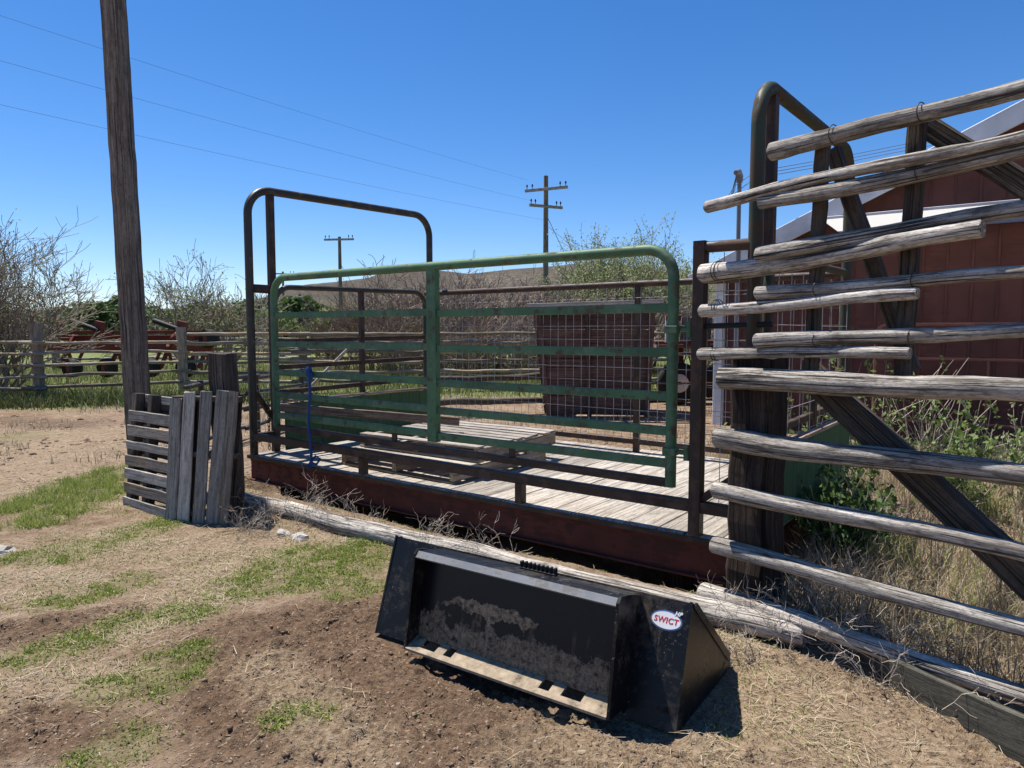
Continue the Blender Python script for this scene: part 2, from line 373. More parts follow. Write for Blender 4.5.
    def prism(s, prof, f, x0, x1, var=None):
        """polygon prof [(y,z)] extruded along x through frame f(x,y,z)"""
        n = len(prof); go = rng.uniform(0, 30)
        vs = [f(x0, y, z) for y, z in prof]+[f(x1, y, z) for y, z in prof]
        gs = [(x0, y, z) for y, z in prof]+[(x1, y, z) for y, z in prof]
        fs = [(j, (j+1) % n, n+(j+1) % n, n+j) for j in range(n)]+[tuple(range(n-1, -1, -1)), tuple(range(n, 2*n))]
        s.add(vs, fs, gs, var)
    def build(s, name, mat, parent=None, loc=None):
        off = world_of(parent) if parent else Vector((0, 0, 0))
        if loc is not None and not parent: off = Vector(loc)
        me = bpy.data.meshes.new(name)
        me.from_pydata([(x-off.x, y-off.y, z-off.z) for x, y, z in s.v], [], s.f)
        me.polygons.foreach_set('use_smooth', s.sm)
        a = me.attributes.new('gc', 'FLOAT_VECTOR', 'POINT'); a.data.foreach_set('vector', [c for p in s.g for c in p])
        a = me.attributes.new('var', 'FLOAT', 'POINT'); a.data.foreach_set('value', s.var)
        import bmesh
        bm = bmesh.new(); bm.from_mesh(me); bmesh.ops.recalc_face_normals(bm, faces=bm.faces); bm.to_mesh(me); bm.free()
        me.update()
        return link_mesh(me, name, mat, parent, None if parent else loc)

def np_mesh(name, verts, quads, tris, var, mat, parent=None, loc=None):
    off = world_of(parent) if parent else (Vector(loc) if loc is not None else Vector((0, 0, 0)))
    me = bpy.data.meshes.new(name)
    nv = len(verts); q = len(quads); t = len(tris)
    me.vertices.add(nv); me.vertices.foreach_set('co', (verts-np.array(off)).astype(np.float32).ravel())
    li = np.concatenate([np.asarray(quads, np.int32).reshape(-1), np.asarray(tris, np.int32).reshape(-1)])
    me.loops.add(len(li)); me.loops.foreach_set('vertex_index', li)
    me.polygons.add(q+t)
    me.polygons.foreach_set('loop_start', np.concatenate([np.arange(q)*4, q*4+np.arange(t)*3]).astype(np.int32))
    a = me.attributes.new('var', 'FLOAT', 'POINT'); a.data.foreach_set('value', np.asarray(var, np.float32))
    me.update(calc_edges=True); me.validate()
    return link_mesh(me, name, mat, parent, None if parent else loc)
def blades(name, pos, h, w, mat, lean=.4, bend=.5, parent=None, var=None, lie=False, loc=None):
    n = len(pos); yaw = nrng.uniform(0, 2*np.pi, n); az = nrng.uniform(0, 2*np.pi, n)
    side = np.stack([np.cos(yaw), np.sin(yaw), np.zeros(n)], 1)
    ln = np.abs(nrng.normal(0, lean, n)) if not lie else nrng.uniform(1.42, 1.58, n)
    ln = np.clip(ln, 0, 1.55); ln2 = np.clip(ln+bend*nrng.uniform(.2, 1, n), 0, 1.75) if not lie else ln+nrng.uniform(-.15, .15, n)
    def dr(l): return np.stack([np.cos(az)*np.sin(l), np.sin(az)*np.sin(l), np.cos(l)], 1)
    if lie: side = np.stack([-np.sin(az), np.cos(az), np.zeros(n)], 1)
    m = pos+dr(ln)*(h*.55)[:, None]; tp = m+dr(ln2)*(h*.5)[:, None]
    hw = side*(w/2)[:, None]
    vs = np.stack([pos-hw, pos+hw, m+hw*.8, m-hw*.8, tp], 1).reshape(-1, 3)
    b = np.arange(n)[:, None]*5
    var = nrng.random(n) if var is None else var
    return np_mesh(name, vs, b+np.array([[0, 1, 2, 3]]), b+np.array([[3, 2, 4]]), np.repeat(var, 5), mat, parent, loc)
def leaves(name, pos, size, mat, parent=None, elong=1.6, loc=None, var=None):
    n = len(pos); d = nrng.normal(size=(n, 3)); d /= np.linalg.norm(d, axis=1)[:, None]
    e = nrng.normal(size=(n, 3)); e -= d*(d*e).sum(1)[:, None]; e /= np.linalg.norm(e, axis=1)[:, None]
    sz = size*nrng.uniform(.6, 1.3, n)
    a = d*(sz*elong/2)[:, None]; c = e*(sz/2)[:, None]
    vs = np.stack([pos-a, pos+c*.9-a*.1, pos+a, pos-c*.9-a*.1], 1).reshape(-1, 3)
    b = np.arange(n)[:, None]*4
    var = nrng.random(n) if var is None else var
    return np_mesh(name, vs, b+np.array([[0, 1, 2, 3]]), np.zeros((0, 3), int), np.repeat(var, 4), mat, parent, loc)
ICO = None
def clods(name, pos, size, mat):
    import bmesh
    bm = bmesh.new(); bmesh.ops.create_icosphere(bm, subdivisions=1, radius=1); bm.verts.ensure_lookup_table()
    iv = np.array([v.co[:] for v in bm.verts]); it = np.array([[v.index for v in f.verts] for f in bm.faces]); bm.free()
    n = len(pos); k = len(iv)
    j = iv[None]*(1+nrng.uniform(-.35, .35, (n, k, 1)))*np.stack([nrng.uniform(.7, 1.4, n), nrng.uniform(.7, 1.4, n), nrng.uniform(.5, .9, n)], 1)[:, None, :]
    an = nrng.uniform(0, 6.28, n); c = np.cos(an)[:, None]; s_ = np.sin(an)[:, None]
    x = j[:, :, 0]*c-j[:, :, 1]*s_; y = j[:, :, 0]*s_+j[:, :, 1]*c
    vs = (np.stack([x, y, j[:, :, 2]], 2)*size[:, None, None]+pos[:, None, :]).reshape(-1, 3)
    tr = (it[None]+np.arange(n)[:, None, None]*k).reshape(-1, 3)
    return np_mesh(name, vs, np.zeros((0, 4), int), tr, np.repeat(nrng.random(n), k), mat)

def tag(o, label, cat, group=None, kind=None):
    o['label'] = label; o['category'] = cat
    if group: o['group'] = group
    if kind: o['kind'] = kind
    return o
def thing(name, label, cat, loc, group=None):
    o = bpy.data.objects.new(name, None); COL.objects.link(o); o.location = loc; o.empty_display_size = .2
    return tag(o, label, cat, group)
def kind(o, k): o['kind'] = k; return o
def copy_tree(o, parent=None):
    c = o.copy(); COL.objects.link(c)
    if parent: c.parent = parent
    for ch in [x for x in bpy.data.objects if x.parent == o]: copy_tree(ch, c)
    return c
def arc_path(corners, rad, n=7):
    """polyline with rounded inner corners"""
    out = [Vector(corners[0])]
    for i in range(1, len(corners)-1):
        a, b, c = Vector(corners[i-1]), Vector(corners[i]), Vector(corners[i+1])
        d1 = (a-b).normalized(); d2 = (c-b).normalized(); an = d1.angle(d2)/2; L = rad/math.tan(an)
        ctr = b+(d1+d2).normalized()*(rad/math.sin(an)); p = b+d1*L; q = b+d2*L
        v1 = p-ctr; v2 = q-ctr; w = v1.angle(v2)
        for k in range(n+1):
            t = k/n; out.append(ctr+(v1*math.sin((1-t)*w)+v2*math.sin(t*w))/math.sin(w))
    out.append(Vector(corners[-1])); return out
def dense(pts, step=.25):
    out = []
    for a, b in zip(pts, pts[1:]):
        n = max(1, int((b-a).length/step)); out += [a.lerp(b, i/n) for i in range(n)]
    return out+[pts[-1]]

# ------------------------------------------------------------------ ground
def axis(lo, hi, step, outs):
    a = list(np.arange(lo, hi+1e-6, step))
    x = hi; d = step
    while x < outs[1]: d *= 1.16; x += d; a.append(x)
    x = lo; d = step
    while x > outs[0]: d *= 1.16; x -= d; a.insert(0, x)
    return np.array(a)
cx = axis(-5.4, 3.8, .06, (-4000, 4000)); cy = axis(1.5, 9.0, .06, (-300, 6000))
cz = np.zeros((len(cy), len(cx))); cg = cz.copy(); cs = cz.copy(); cdk = cz.copy(); cf = cz.copy(); cp = cz.copy()
def field_mask(x, y):
    b = 14.2+.8*fbm(x, y, .3, 1)
    if x > -9: b += (x+9)*.35
    b = min(b, 16.6)
    return sstep(b, b+1.5, y)
for j, y in enumerate(cy):
    for i, x in enumerate(cx):
        z = ground_h(x, y) if y < 200 else 0
        if -14 < x < 8 and 1 < y < 20:
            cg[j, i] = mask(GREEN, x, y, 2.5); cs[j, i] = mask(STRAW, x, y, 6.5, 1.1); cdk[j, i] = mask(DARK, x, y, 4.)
            cp[j, i] = sstep(.0, .35, fbm(x, y, .5, 21)+.25*sstep(-2.5, -.5, x)*(1-sstep(4.2, 5.2, y)))
        cf[j, i] = field_mask(x, y)
        cz[j, i] = z-1.5 if y > 250 else z
def fine_axis(lo, hi, st, rest):
    a = list(np.arange(lo, hi, st)); return np.array(sorted([v for v in rest if v < lo-st*.5 or v > hi]+a))
def mid(lo, hi, st): return list(np.arange(lo, hi, st))
xs = fine_axis(-3.3, 2.5, .0135, [v for v in cx if v < -5.2 or v > 3.6]+mid(-5.2, -3.3, .03)+mid(2.51, 3.6, .03))
ys = fine_axis(1.75, 5.6, .0135, [v for v in cy if v < 1.5 or v > 9.0]+mid(1.5, 1.75, .03)+mid(5.61, 9.0, .03))
nx, ny = len(xs), len(ys)
def regrid(a):
    b = np.stack([np.interp(xs, cx, row) for row in a]); return np.stack([np.interp(ys, cy, col) for col in b.T]).T
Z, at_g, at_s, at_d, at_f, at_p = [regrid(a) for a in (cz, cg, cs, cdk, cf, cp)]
GX, GY = np.meshgrid(xs, ys)
def hsh(a, b, sd):
    h = (a.astype(np.int64)*374761393+b.astype(np.int64)*668265263+sd*974634777) & 0xffffffff
    h = ((h ^ (h >> 13))*1274126177) & 0xffffffff
    h = ((h ^ (h >> 16))*2246822519) & 0xffffffff
    return (h ^ (h >> 15))/4294967295.0
def vno(x, y, f, sd):
    x = x*f*.8+y*f*.6+7.3*sd; y2 = y*f*.8-x*.0-(GX*f*.6 if y is GY else 0)+3.1*sd
    a = np.floor(x); b = np.floor(y2); u = x-a; v = y2-b; u = u*u*(3-2*u); v = v*v*(3-2*v)
    return (hsh(a, b, sd)*(1-u)+hsh(a+1, b, sd)*u)*(1-v)+(hsh(a, b+1, sd)*(1-u)+hsh(a+1, b+1, sd)*u)*v-.5
def lumps(f, sd, keep, rr=.55):
    x = GX*f+1.7*vno(GX, GY, f*.7, sd+50); y = GY*f+1.7*vno(GX, GY, f*.8, sd+60); a = np.floor(x); b = np.floor(y); out = np.zeros_like(x)
    for da in (-1, 0, 1):
        for db in (-1, 0, 1):
            ca = a+da; cb = b+db; k = hsh(ca, cb, sd+3)
            d = np.hypot(x-ca-.2-.6*hsh(ca, cb, sd), y-cb-.2-.6*hsh(ca, cb, sd+1))
            rad = rr*(.45+.75*hsh(ca, cb, sd+2))
            out = np.maximum(out, np.where(k < keep, np.clip(1-(d/rad)**2, 0, 1)**.7*(.4+.6*hsh(ca, cb, sd+4)), 0))
    return out
near = np.clip((GX+5.2)/.6, 0, 1)*np.clip((3.6-GX)/.5, 0, 1)*np.clip((GY-1.5)/.3, 0, 1)*np.clip((9-GY)/1.5, 0, 1)
bx_ = (GX-BO.x)*BE.x+(GY-BO.y)*BE.y; by_ = (GX-BO.x)*BN.x+(GY-BO.y)*BN.y
inb = np.clip(1-np.maximum(np.maximum(-bx_, bx_-1.75), np.maximum(-.02-by_, by_-.78))/.05, 0, 1)
dd = np.clip(at_d+.30*at_p, 0, 1)*(1-.6*at_g)
rel = dd*(.026*lumps(11, 1, .34)+.018*lumps(24, 11, .6)+.010*lumps(48, 21, .75)+.009*lumps(80, 25, .7)+.030*vno(GX, GY, 6, 3)+.020*vno(GX, GY, 15, 4))
rel += dd*.016*(.5-np.abs(vno(GX, GY, 18, 14))*2)*np.clip(vno(GX, GY, 3, 15)*4+.3, 0, 1)
rel += .008*vno(GX, GY, 9, 5)+.006*vno(GX, GY, 22, 6)+.006*vno(GX, GY, 44, 7)+.004*lumps(40, 31, .35)+at_g*.012*vno(GX, GY, 12, 9)
# hoof-sized dents in the soft soil
rel -= .020*np.clip(at_d+.5*at_p, 0, 1)*lumps(4.2, 41, .30, .42)
Z = Z+rel*near*(1-inb)
vs_ground = np.stack([GX, GY, Z], 2)
idx = np.arange(nx*ny).reshape(ny, nx)
qd = np.stack([idx[:-1, :-1], idx[:-1, 1:], idx[1:, 1:], idx[1:, :-1]], 2).reshape(-1, 4)
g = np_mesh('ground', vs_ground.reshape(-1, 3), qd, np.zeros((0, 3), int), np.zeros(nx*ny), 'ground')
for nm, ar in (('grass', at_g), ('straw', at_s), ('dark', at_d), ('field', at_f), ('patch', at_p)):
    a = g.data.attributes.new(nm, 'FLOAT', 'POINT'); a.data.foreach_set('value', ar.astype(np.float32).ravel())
g.data.polygons.foreach_set('use_smooth', [True]*len(g.data.polygons))
kind(g, 'structure')

prof = [(-900,16),(-500,14),(-366,15),(-309,17),(-269,18),(-223,16),(-194,19),(-180,23.8),(-151,33),(-130,35),(-101,38),(-80,47),(-59,44),(-30,41),(-1,44),(34,46.6),(56,49.5),(91,45),(127,39.5),(170,34.5),(300,30),(900,24)]
hx = np.concatenate([np.linspace(-3200, -905, 60), np.linspace(-900, 900, 361), np.linspace(920, 2600, 50)]); hy = np.concatenate([np.linspace(190, 500, 40), np.linspace(520, 900, 14)])
hv = np.zeros((len(hy), len(hx), 3))
for j, y in enumerate(hy):
    for i, x in enumerate(hx):
        h = np.interp(x*(500/max(y, 300) if y < 500 else 1), [p[0] for p in prof], [p[1] for p in prof])
        k = sstep(200, 500, y)**1.2 if y <= 500 else 1-.9*sstep(500, 880, y)
        n = fbm(x, y, .012, 4, 4)
        hv[j, i] = (x, y, h*k*(1+.12*n*(1-abs(2*k-1)))+ .6*fbm(x, y, .08, 9)*k-2*(1-sstep(190, 230, y)))
ii = np.arange(len(hx)*len(hy)).reshape(len(hy), len(hx))
ho = np_mesh('hills', hv.reshape(-1, 3), np.stack([ii[:-1, :-1], ii[:-1, 1:], ii[1:, 1:], ii[1:, :-1]], 2).reshape(-1, 4), np.zeros((0, 3), int), np.zeros(ii.size), 'hill')
ho.data.polygons.foreach_set('use_smooth', [True]*len(ho.data.polygons)); kind(ho, 'structure')
mx = np.linspace(-2900, -900, 80); mh = np.interp(mx, [-2900, -2570, -2300, -2100, -1900, -1600, -900], [0, 130, 250, 285, 330, 300, 0])
mv = []
for x, h in zip(mx, mh):
    h += 12*fbm(x, 0, .006, 3)
    mv += [(x, 5400, -5), (x, 5900, h*.72+10*fbm(x, 1, .01, 5)), (x, 6100, max(0, h)), (x, 7000, -5)]
mq = [(4*i+k, 4*i+4+k, 4*i+5+k, 4*i+1+k) for i in range(79) for k in range(3)]
kind(np_mesh('mountains', np.array(mv, float), np.array(mq), np.zeros((0, 3), int), np.zeros(len(mv)), 'mountain'), 'structure')

# ------------------------------------------------------------------ livestock scale
sc = thing('livestock_scale', 'large livestock platform scale with bleached plank deck, red beam and green gate', 'livestock scale', S(2.5, 1.3, 0))
mb = MB(); s = -.16
while s < 5.24:
    w = rng.uniform(.185, .235); w = min(w, 5.25-s)
    mb.beam(S(s+w/2, -.02+rng.uniform(-.012, .008), .308+rng.uniform(-.003, .003)), S(s+w/2, 2.78, .308+rng.uniform(-.003, .003)), w-.009, .042, segs=8, wob=.0012, ends=.004)
    s += w
mb.build('deck', 'deck', sc)
mb = MB(); mb.beam(S(-.15, .06, .165), S(5.24, .06, .165), .10, .235, segs=20, wob=.0015)
mb.beam(S(-.15, .012, .268), S(5.24, .012, .268), .018, .032); mb.beam(S(-.15, .004, .052), S(5.24, .004, .052), .05, .016)
fb = mb.build('front_beam', 'beam', sc)
mb = MB(); mb.beam(S(-.15, -.036, .304), S(5.24, -.036, .304), .006, .036, segs=30, wob=.0015); mb.build('edge_shade_strip', 'brown', fb)  # added dark strip, stands in for shade on the deck board ends
mb = MB(); mb.beam(S(-.15, 2.70, .165), S(5.24, 2.70, .165), .10, .235); mb.build('back_beam', 'beam', sc)
for s0 in (-.10, 5.2):
    mb = MB(); mb.beam(S(s0, .12, .165), S(s0, 2.64, .165), .08, .235); mb.build('end_beam', 'beam', sc)
for a, b in ((.4, .3), (4.9, .3), (.4, 2.3), (4.9, 2.3)):
    mb = MB(); mb.beam(S(a, b, -.28), S(a, b, .06), .22, .22); mb.build('load_cell_foot', 'tie', sc)

def hoop(s0, mt, zt, tb):
    mb = MB(); p = arc_path([S(s0, 0, .33), S(s0, 0, zt), S(s0-.02, tb, zt+.05), S(s0-.02, tb, .33)], .27, 9)
    mb.tube(dense(p), .043, 12); h = mb.build('hoop_frame', mt, sc)
    mb = MB(); mb.beam(S(s0, .27, .33), S(s0, .27, zt-.035), .075, .06, up=tuple(U)); mb.build('guide_post', 'brown', h)
    mb = MB(); mb.beam(S(s0, .04, 2.1), S(s0, .27, 2.1), .05, .09); mb.build('cross_bar', 'brown', h)
    mb = MB(); mb.beam(S(s0, .03, 1.0), S(s0, .29, .62), .045, .05); mb.beam(S(s0, .04, .52), S(s0, .27, .52), .05, .07); mb.build('brace', 'brown', h)
    return h
hoop(5.16, 'darkpipe', 3.14, 2.72); hoop(-.13, 'greenrust', 3.14, 2.42)

def end_gate(s0, mt):
    mb = MB(); p = arc_path([S(s0, .20, .40), S(s0, .20, 2.12), S(s0, 2.50, 2.16), S(s0, 2.50, .40)], .2, 8)
    mb.tube(dense(p), .03, 10); f = mb.build('end_gate_frame', mt, sc)
    mb = MB(); mb.beam(S(s0, 1.4, .40), S(s0, 1.4, 2.12), .055, .055, up=tuple(U)); mb.build('gate_stile', 'brown', f)
    for z in (1.0, 1.27, 1.55):
        mb = MB(); mb.beam(S(s0, .23, z-.01), S(s0, 2.47, z+.02), .04, .05); mb.build('gate_rail', 'brown', f)
    mb = MB(); t = .26
    while t < 2.46:
        w = min(rng.uniform(.42, .58), 2.47-t)
        mb.beam(S(s0-.05, t+w/2, .36), S(s0-.05, t+w/2, .87+rng.uniform(-.006, .006)), w-.005, .024, up=tuple(U)); t += w
    f2 = mb.build('board_panel', 'greenboard', f)
    mb = MB(); mb.beam(S(s0-.05, .26, .895), S(s0-.05, 2.47, .895), .06, .03); mb.build('panel_cap', 'brownboard', f2)
end_gate(5.02, 'darkpipe'); end_gate(-.15, 'greenrust')

def mesh_panel(f, a0, a1, z0, z1, da, dz, name='wire_mesh', r=.0026):
    mb = MB(); n = max(1, round((a1-a0)/da))
    for i in range(n+1):
        a = a0+(a1-a0)*i/n; mb.tube([f(a, z0)+Vector((0, 0, 0)), f(a, (z0+z1)/2)+V*.004*rng.uniform(-1, 1), f(a, z1)], r, 5)
    z = z0+.03
    while z < z1: mb.tube([f(a0, z), f((a0+a1)/2, z+rng.uniform(-.006, .006)), f(a1, z)], r, 5); z += dz
    return mb.build(name, 'wire', sc)
mb = MB(); mb.tube(dense([S(-.13, 2.6, 2.16), S(5.1, 2.6, 2.15)], .5), .036, 10); mb.build('back_top_rail', 'brown', sc)
mb = MB(); mb.beam(S(-.13, 2.6, .44), S(5.1, 2.6, .44), .05, .05); mb.build('back_bottom_rail', 'brown', sc)
for s0 in (1.95,):
    mb = MB(); mb.beam(S(s0, 2.6, .33), S(s0, 2.6, 2.13), .06, .06, up=tuple(U)); mb.build('back_post', 'brown', sc)
mesh_panel(lambda a, z: S(a, 2.56, z), -.1, 5.05, .46, 2.12, .105, .152)
mesh_panel(lambda a, z: S(-.18, a, z), .33, 2.35, .9, 2.05, .29, .19)
mesh_panel(lambda a, z: S(a, .03, z), -.13, .17, .50, 2.14, .10, .152)
mesh_panel(lambda a, z: S(5.18, a, z), .04, .27, .55, 2.05, .06, .10)

mb = MB(); mb.beam(S(.21, 0, .33), S(.21, 0, 2.215), .078, .078, up=tuple(U)); gp = mb.build('gate_post', 'brown', sc)
mb = MB(); mb.tube(dense([S(.25, 0, 2.175), S(-.13, 0, 2.175)], .1), .036, 10); mb.build('top_pipe', 'brown', gp)
mb = MB(); mb.beam(S(.17, 0, .60), S(-.12, 0, .92), .05, .05) if False else mb.beam(S(.17, .02, .57), S(-.02, .02, .72), .05, .05); mb.build('corner_brace', 'brown', gp)
mb = MB(); mb.tube([S(.17, .0, 1.68), S(-.25, -.02, 1.69)], .018, 8); mb.build('latch_bar', 'black', gp)
mb = MB(); mb.beam(S(-.15, 0, .515), S(5.14, 0, .525), .055, .075, segs=12, wob=.001); sr = mb.build('sill_rail', 'brown', sc)
for s0 in (1.62, 3.42):
    mb = MB(); mb.beam(S(s0, 0, .33), S(s0, 0, .485), .075, .06, up=tuple(U)); mb.build('sill_stub', 'brown', sr)

# the long green gate
zt = 2.185
mb = MB(); p = arc_path([S(4.74, 0, .66), S(4.74, 0, zt), S(.39, 0, zt), S(.39, 0, .62)], .19, 9)
mb.tube(dense(p), .037, 12); gt = mb.build('side_gate', 'green', sc)
mb = MB(); mb.beam(S(.40, 0, .645), S(4.73, 0, .66), .05, .055, segs=10, wob=.001); mb.build('bottom_rail', 'brown', gt)
for z in (.775, .99, 1.22, 1.51, 1.80):
    mb = MB(); mb.beam(S(.41, 0, z), S(2.47, .002, z-.004), .034, .060, segs=6, wob=.0015); mb.beam(S(2.58, .002, z+.006), S(4.71, 0, z+.008), .034, .060, segs=6, wob=.0015)
    mb.build('gate_rail', 'green', gt)
mb = MB(); mb.beam(S(2.525, 0, .72), S(2.525, 0, zt-.02), .105, .06, up=tuple(V)); mb.build('centre_stile', 'green', gt)
for z in (.86, 1.66):
    mb = MB(); mb.beam(S(.43, -.01, z), S(.345, -.01, z), .078, .05); mb.tube([S(.335, -.01, z), S(.25, 0, z)], .017, 8)
    mb.tube([S(.275, -.005, z-.05), S(.275, -.005, z+.05)], .024, 8); mb.build('hinge', 'green', gt)
for s0 in (2.0, 3.3):
    mb = MB(); mb.beam(S(s0-.3, .0, .68), S(s0-.3, .0, .745), .05, .03, up=tuple(V)); mb.build('spacer', 'brown', gt)

# ------------------------------------------------------------------ things on the scale
def flat_pallet(label, s0, t0, z0, wid, dep, rot, nb, miss=()):
    ctr = S(s0, t0, z0)
    o = thing('wooden_pallet', label, 'pallet', ctr, 'pallets stacked on the scale deck')
    cu = (U*math.cos(rot)+V*math.sin(rot)); cv = (V*math.cos(rot)-U*math.sin(rot))
    def P(a, b, z): return ctr+cu*a+cv*b+Vector((0, 0, z))
    for a in (-wid/2+.03, 0, wid/2-.03):
        mb = MB(); mb.beam(P(a, -dep/2+.02, .072), P(a, dep/2-.02, .072), .055, .102, segs=4, wob=.002); mb.build('stringer', 'pallet_warm', o)
    for k in range(nb):
        if k in miss: continue
        b = -dep/2+.05+(dep-.1)*k/(nb-1); e = rng.uniform(-.03, .02)
        mb = MB(); mb.beam(P(-wid/2-e, b+rng.uniform(-.006, .006), .134), P(wid/2+rng.uniform(-.02, .02), b, .134), .105+rng.uniform(-.012, .012), .020, segs=4, wob=.0015, ends=.006); mb.build('top_board', 'deck', o)
    for k in range(3):
        b = -dep/2+.06+(dep-.12)*k/2
        mb = MB(); mb.beam(P(-wid/2, b, .011), P(wid/2, b, .011), .10, .020, segs=3, wob=.001); mb.build('bottom_board', 'pallet_warm', o)
    return o
flat_pallet('bottom pallet of the stack lying on the scale deck, seen through the lower rails', 3.19, .86, .331, 1.52, 1.40, .02, 7, (2, 4))
flat_pallet('top pallet of the stack on the scale deck, with bleached sunlit boards', 3.20, 1.09, .478, 1.54, 1.32, -.02, 9, (1,))

mb = MB(); p0 = S(4.84, .16, .845); p1 = S(3.55, 1.95, .66)
mb.beam(S(4.86, .10, .85), S(3.16, 1.05, .73), .03, .085, segs=8, wob=.002)
tag(mb.build('loose_board', 'brownboard', None, S(4, .5, .7)), 'long brown board propped across the left end of the scale behind the green gate', 'board')

mb = MB(); pts = []
q = S(4.12, -.06, 0)
for i in range(24):
    f_ = i/23; pts.append(q+Vector((.012*math.sin(f_*9), -.01*math.cos(f_*7), 1.29-f_*.96+0)))
mb.tube(pts, .014, 8)
lp = [q+Vector((.022*math.cos(a), .02, 1.255+.045*math.sin(a))) for a in np.linspace(0, 6.28, 14)]; mb.tube(lp, .012, 7)
lp = [q+Vector((.0+.03*math.sin(a*.5), .035+.045*math.cos(a), 1.22+.03*math.sin(a))) for a in np.linspace(0, 6.28, 14)]; mb.tube(lp, .012, 7)
mb.tube([q+Vector((0, 0, .36)), q+Vector((.05, .01, .43)), q+Vector((.09, .02, .40)), q+Vector((.06, .0, .35)), q+Vector((.0, -.01, .37))], .013, 7)
mb.tube([q+Vector((0, 0, .37)), q+Vector((-.03, .01, .33)), q+Vector((-.01, .01, .29))], .011, 7)
tag(mb.build('rope', 'rope', None, q), 'blue rope tied to the green gate and hanging down to the red beam', 'rope')
mb = MB()
for i in range(13):
    c = S(5.06, .12, .90-.042*i); ax = U if i % 2 else V
    mb.tube([c+ax*.012*math.cos(a)+Vector((0, 0, .026*math.sin(a))) for a in np.linspace(0, 6.283, 9)], .0045, 5)
tag(mb.build('chain', 'black', None, S(5.06, .12, .9)), 'thin dark chain hanging at the left front corner of the scale', 'chain')

# ------------------------------------------------------------------ loader bucket
bk = thing('loader_bucket', 'black loader bucket lying on the dirt, back plate towards the viewer, with an oval sticker', 'loader bucket', B(.86, .3, 0))
mb = MB(); mb.prism([(0, 0), (.012, 0), (.182, .49), (.170, .494)], B, .012, 1.718); mb.build('back_wall', 'bucket', bk)
mb = MB(); mb.prism([(.014, 0), (.70, 0), (.70, .012), (.014, .012)], B, .012, 1.718); mb.build('floor', 'bucket', bk)
mb = MB(); mb.prism([(.56, .013), (.74, .001), (.74, .018), (.56, .029)], B, .0, 1.73); mb.build('cutting_edge', 'polished', bk)
mb = MB(); mb.prism([(.175, .478), (.30, .40), (.308, .412), (.183, .492)], B, .012, 1.718); mb.build('top_plate', 'bucket', bk)
for x0 in (-.0, 1.718):
    mb = MB(); mb.prism([(-.002, -.004), (.70, -.004), (.72, .03), (.69, .075), (.29, .42), (.168, .503)], B, x0, x0+.012)
    ep = mb.build('end_plate', 'bucket', bk)
    mb = MB(); xx = x0-.004 if x0 < 1 else x0+.008
    mb.prism([(.665, .052), (.70, .07), (.215, .485), (.172, .480)], B, xx, xx+.010); mb.build('edge_bar', 'bucket', ep)
X0, X1 = .35, 1.50
mb = MB(); mb.prism([(-.055, .085), (-.045, .085), (.045, .50), (.035, .50)], B, X0+.014, X1-.014); mb.build('mounting_plate', 'mudplate', bk)
for x0 in (X0, X1-.014):
    mb = MB(); mb.prism([(-.145, .052), (-.02, .045), (.010, .01), (.165, .46), (.15, .49), (.05, .523), (-.042, .541), (-.064, .520), (-.066, .505)], B, x0, x0+.014); mb.build('side_flange', 'bucket', bk)
mb = MB(); mb.prism([(-.060, .500), (-.066, .508), (-.042, .535), (-.034, .529)], B, X0+.015, X1-.015); mb.build('top_lip', 'polished', bk)
mb = MB(); mb.prism([(-.0335, .5285), (-.0415, .5345), (.05, .520), (.160, .492), (.155, .482), (.05, .512)], B, X0+.015, X1-.015); mb.build('lip_back', 'bucket', bk)
mb = MB(); a, b = X0+.015, X1-.015
mb.prism([(-.148, .052), (-.118, .062), (-.118, .074), (-.148, .064)], B, a, b)
cuts = [a, .43, .53, .585, .635, 1.135, 1.19, 1.25, 1.35, b]
for x0, x1 in zip(cuts[0::2], cuts[1::2]): mb.prism([(-.1178, .0622), (-.056, .083), (-.056, .095), (-.1178, .0742)], B, x0, x1)
mb.build('slotted_ledge', 'ledge', bk)
mb = MB(); mb.beam(B(.90, .10, .515), B(1.10, .10, .515), .03, .012)
for i in range(9): mb.beam(B(.905+.0235*i, .10, .520), B(.905+.0235*i, .10, .545), .012, .026, up=tuple(BN))
mb.build('step_tread', 'black', bk)
mb = MB(); mb.prism([(-.06, .06), (-.045, .062), (.0, .02), (-.01, .0)], B, .02, X0-.002); mb.prism([(-.06+.055, .06), (.008, .062), (.0, .0), (-.012, .0)], B, X1+.002, 1.71) if False else None
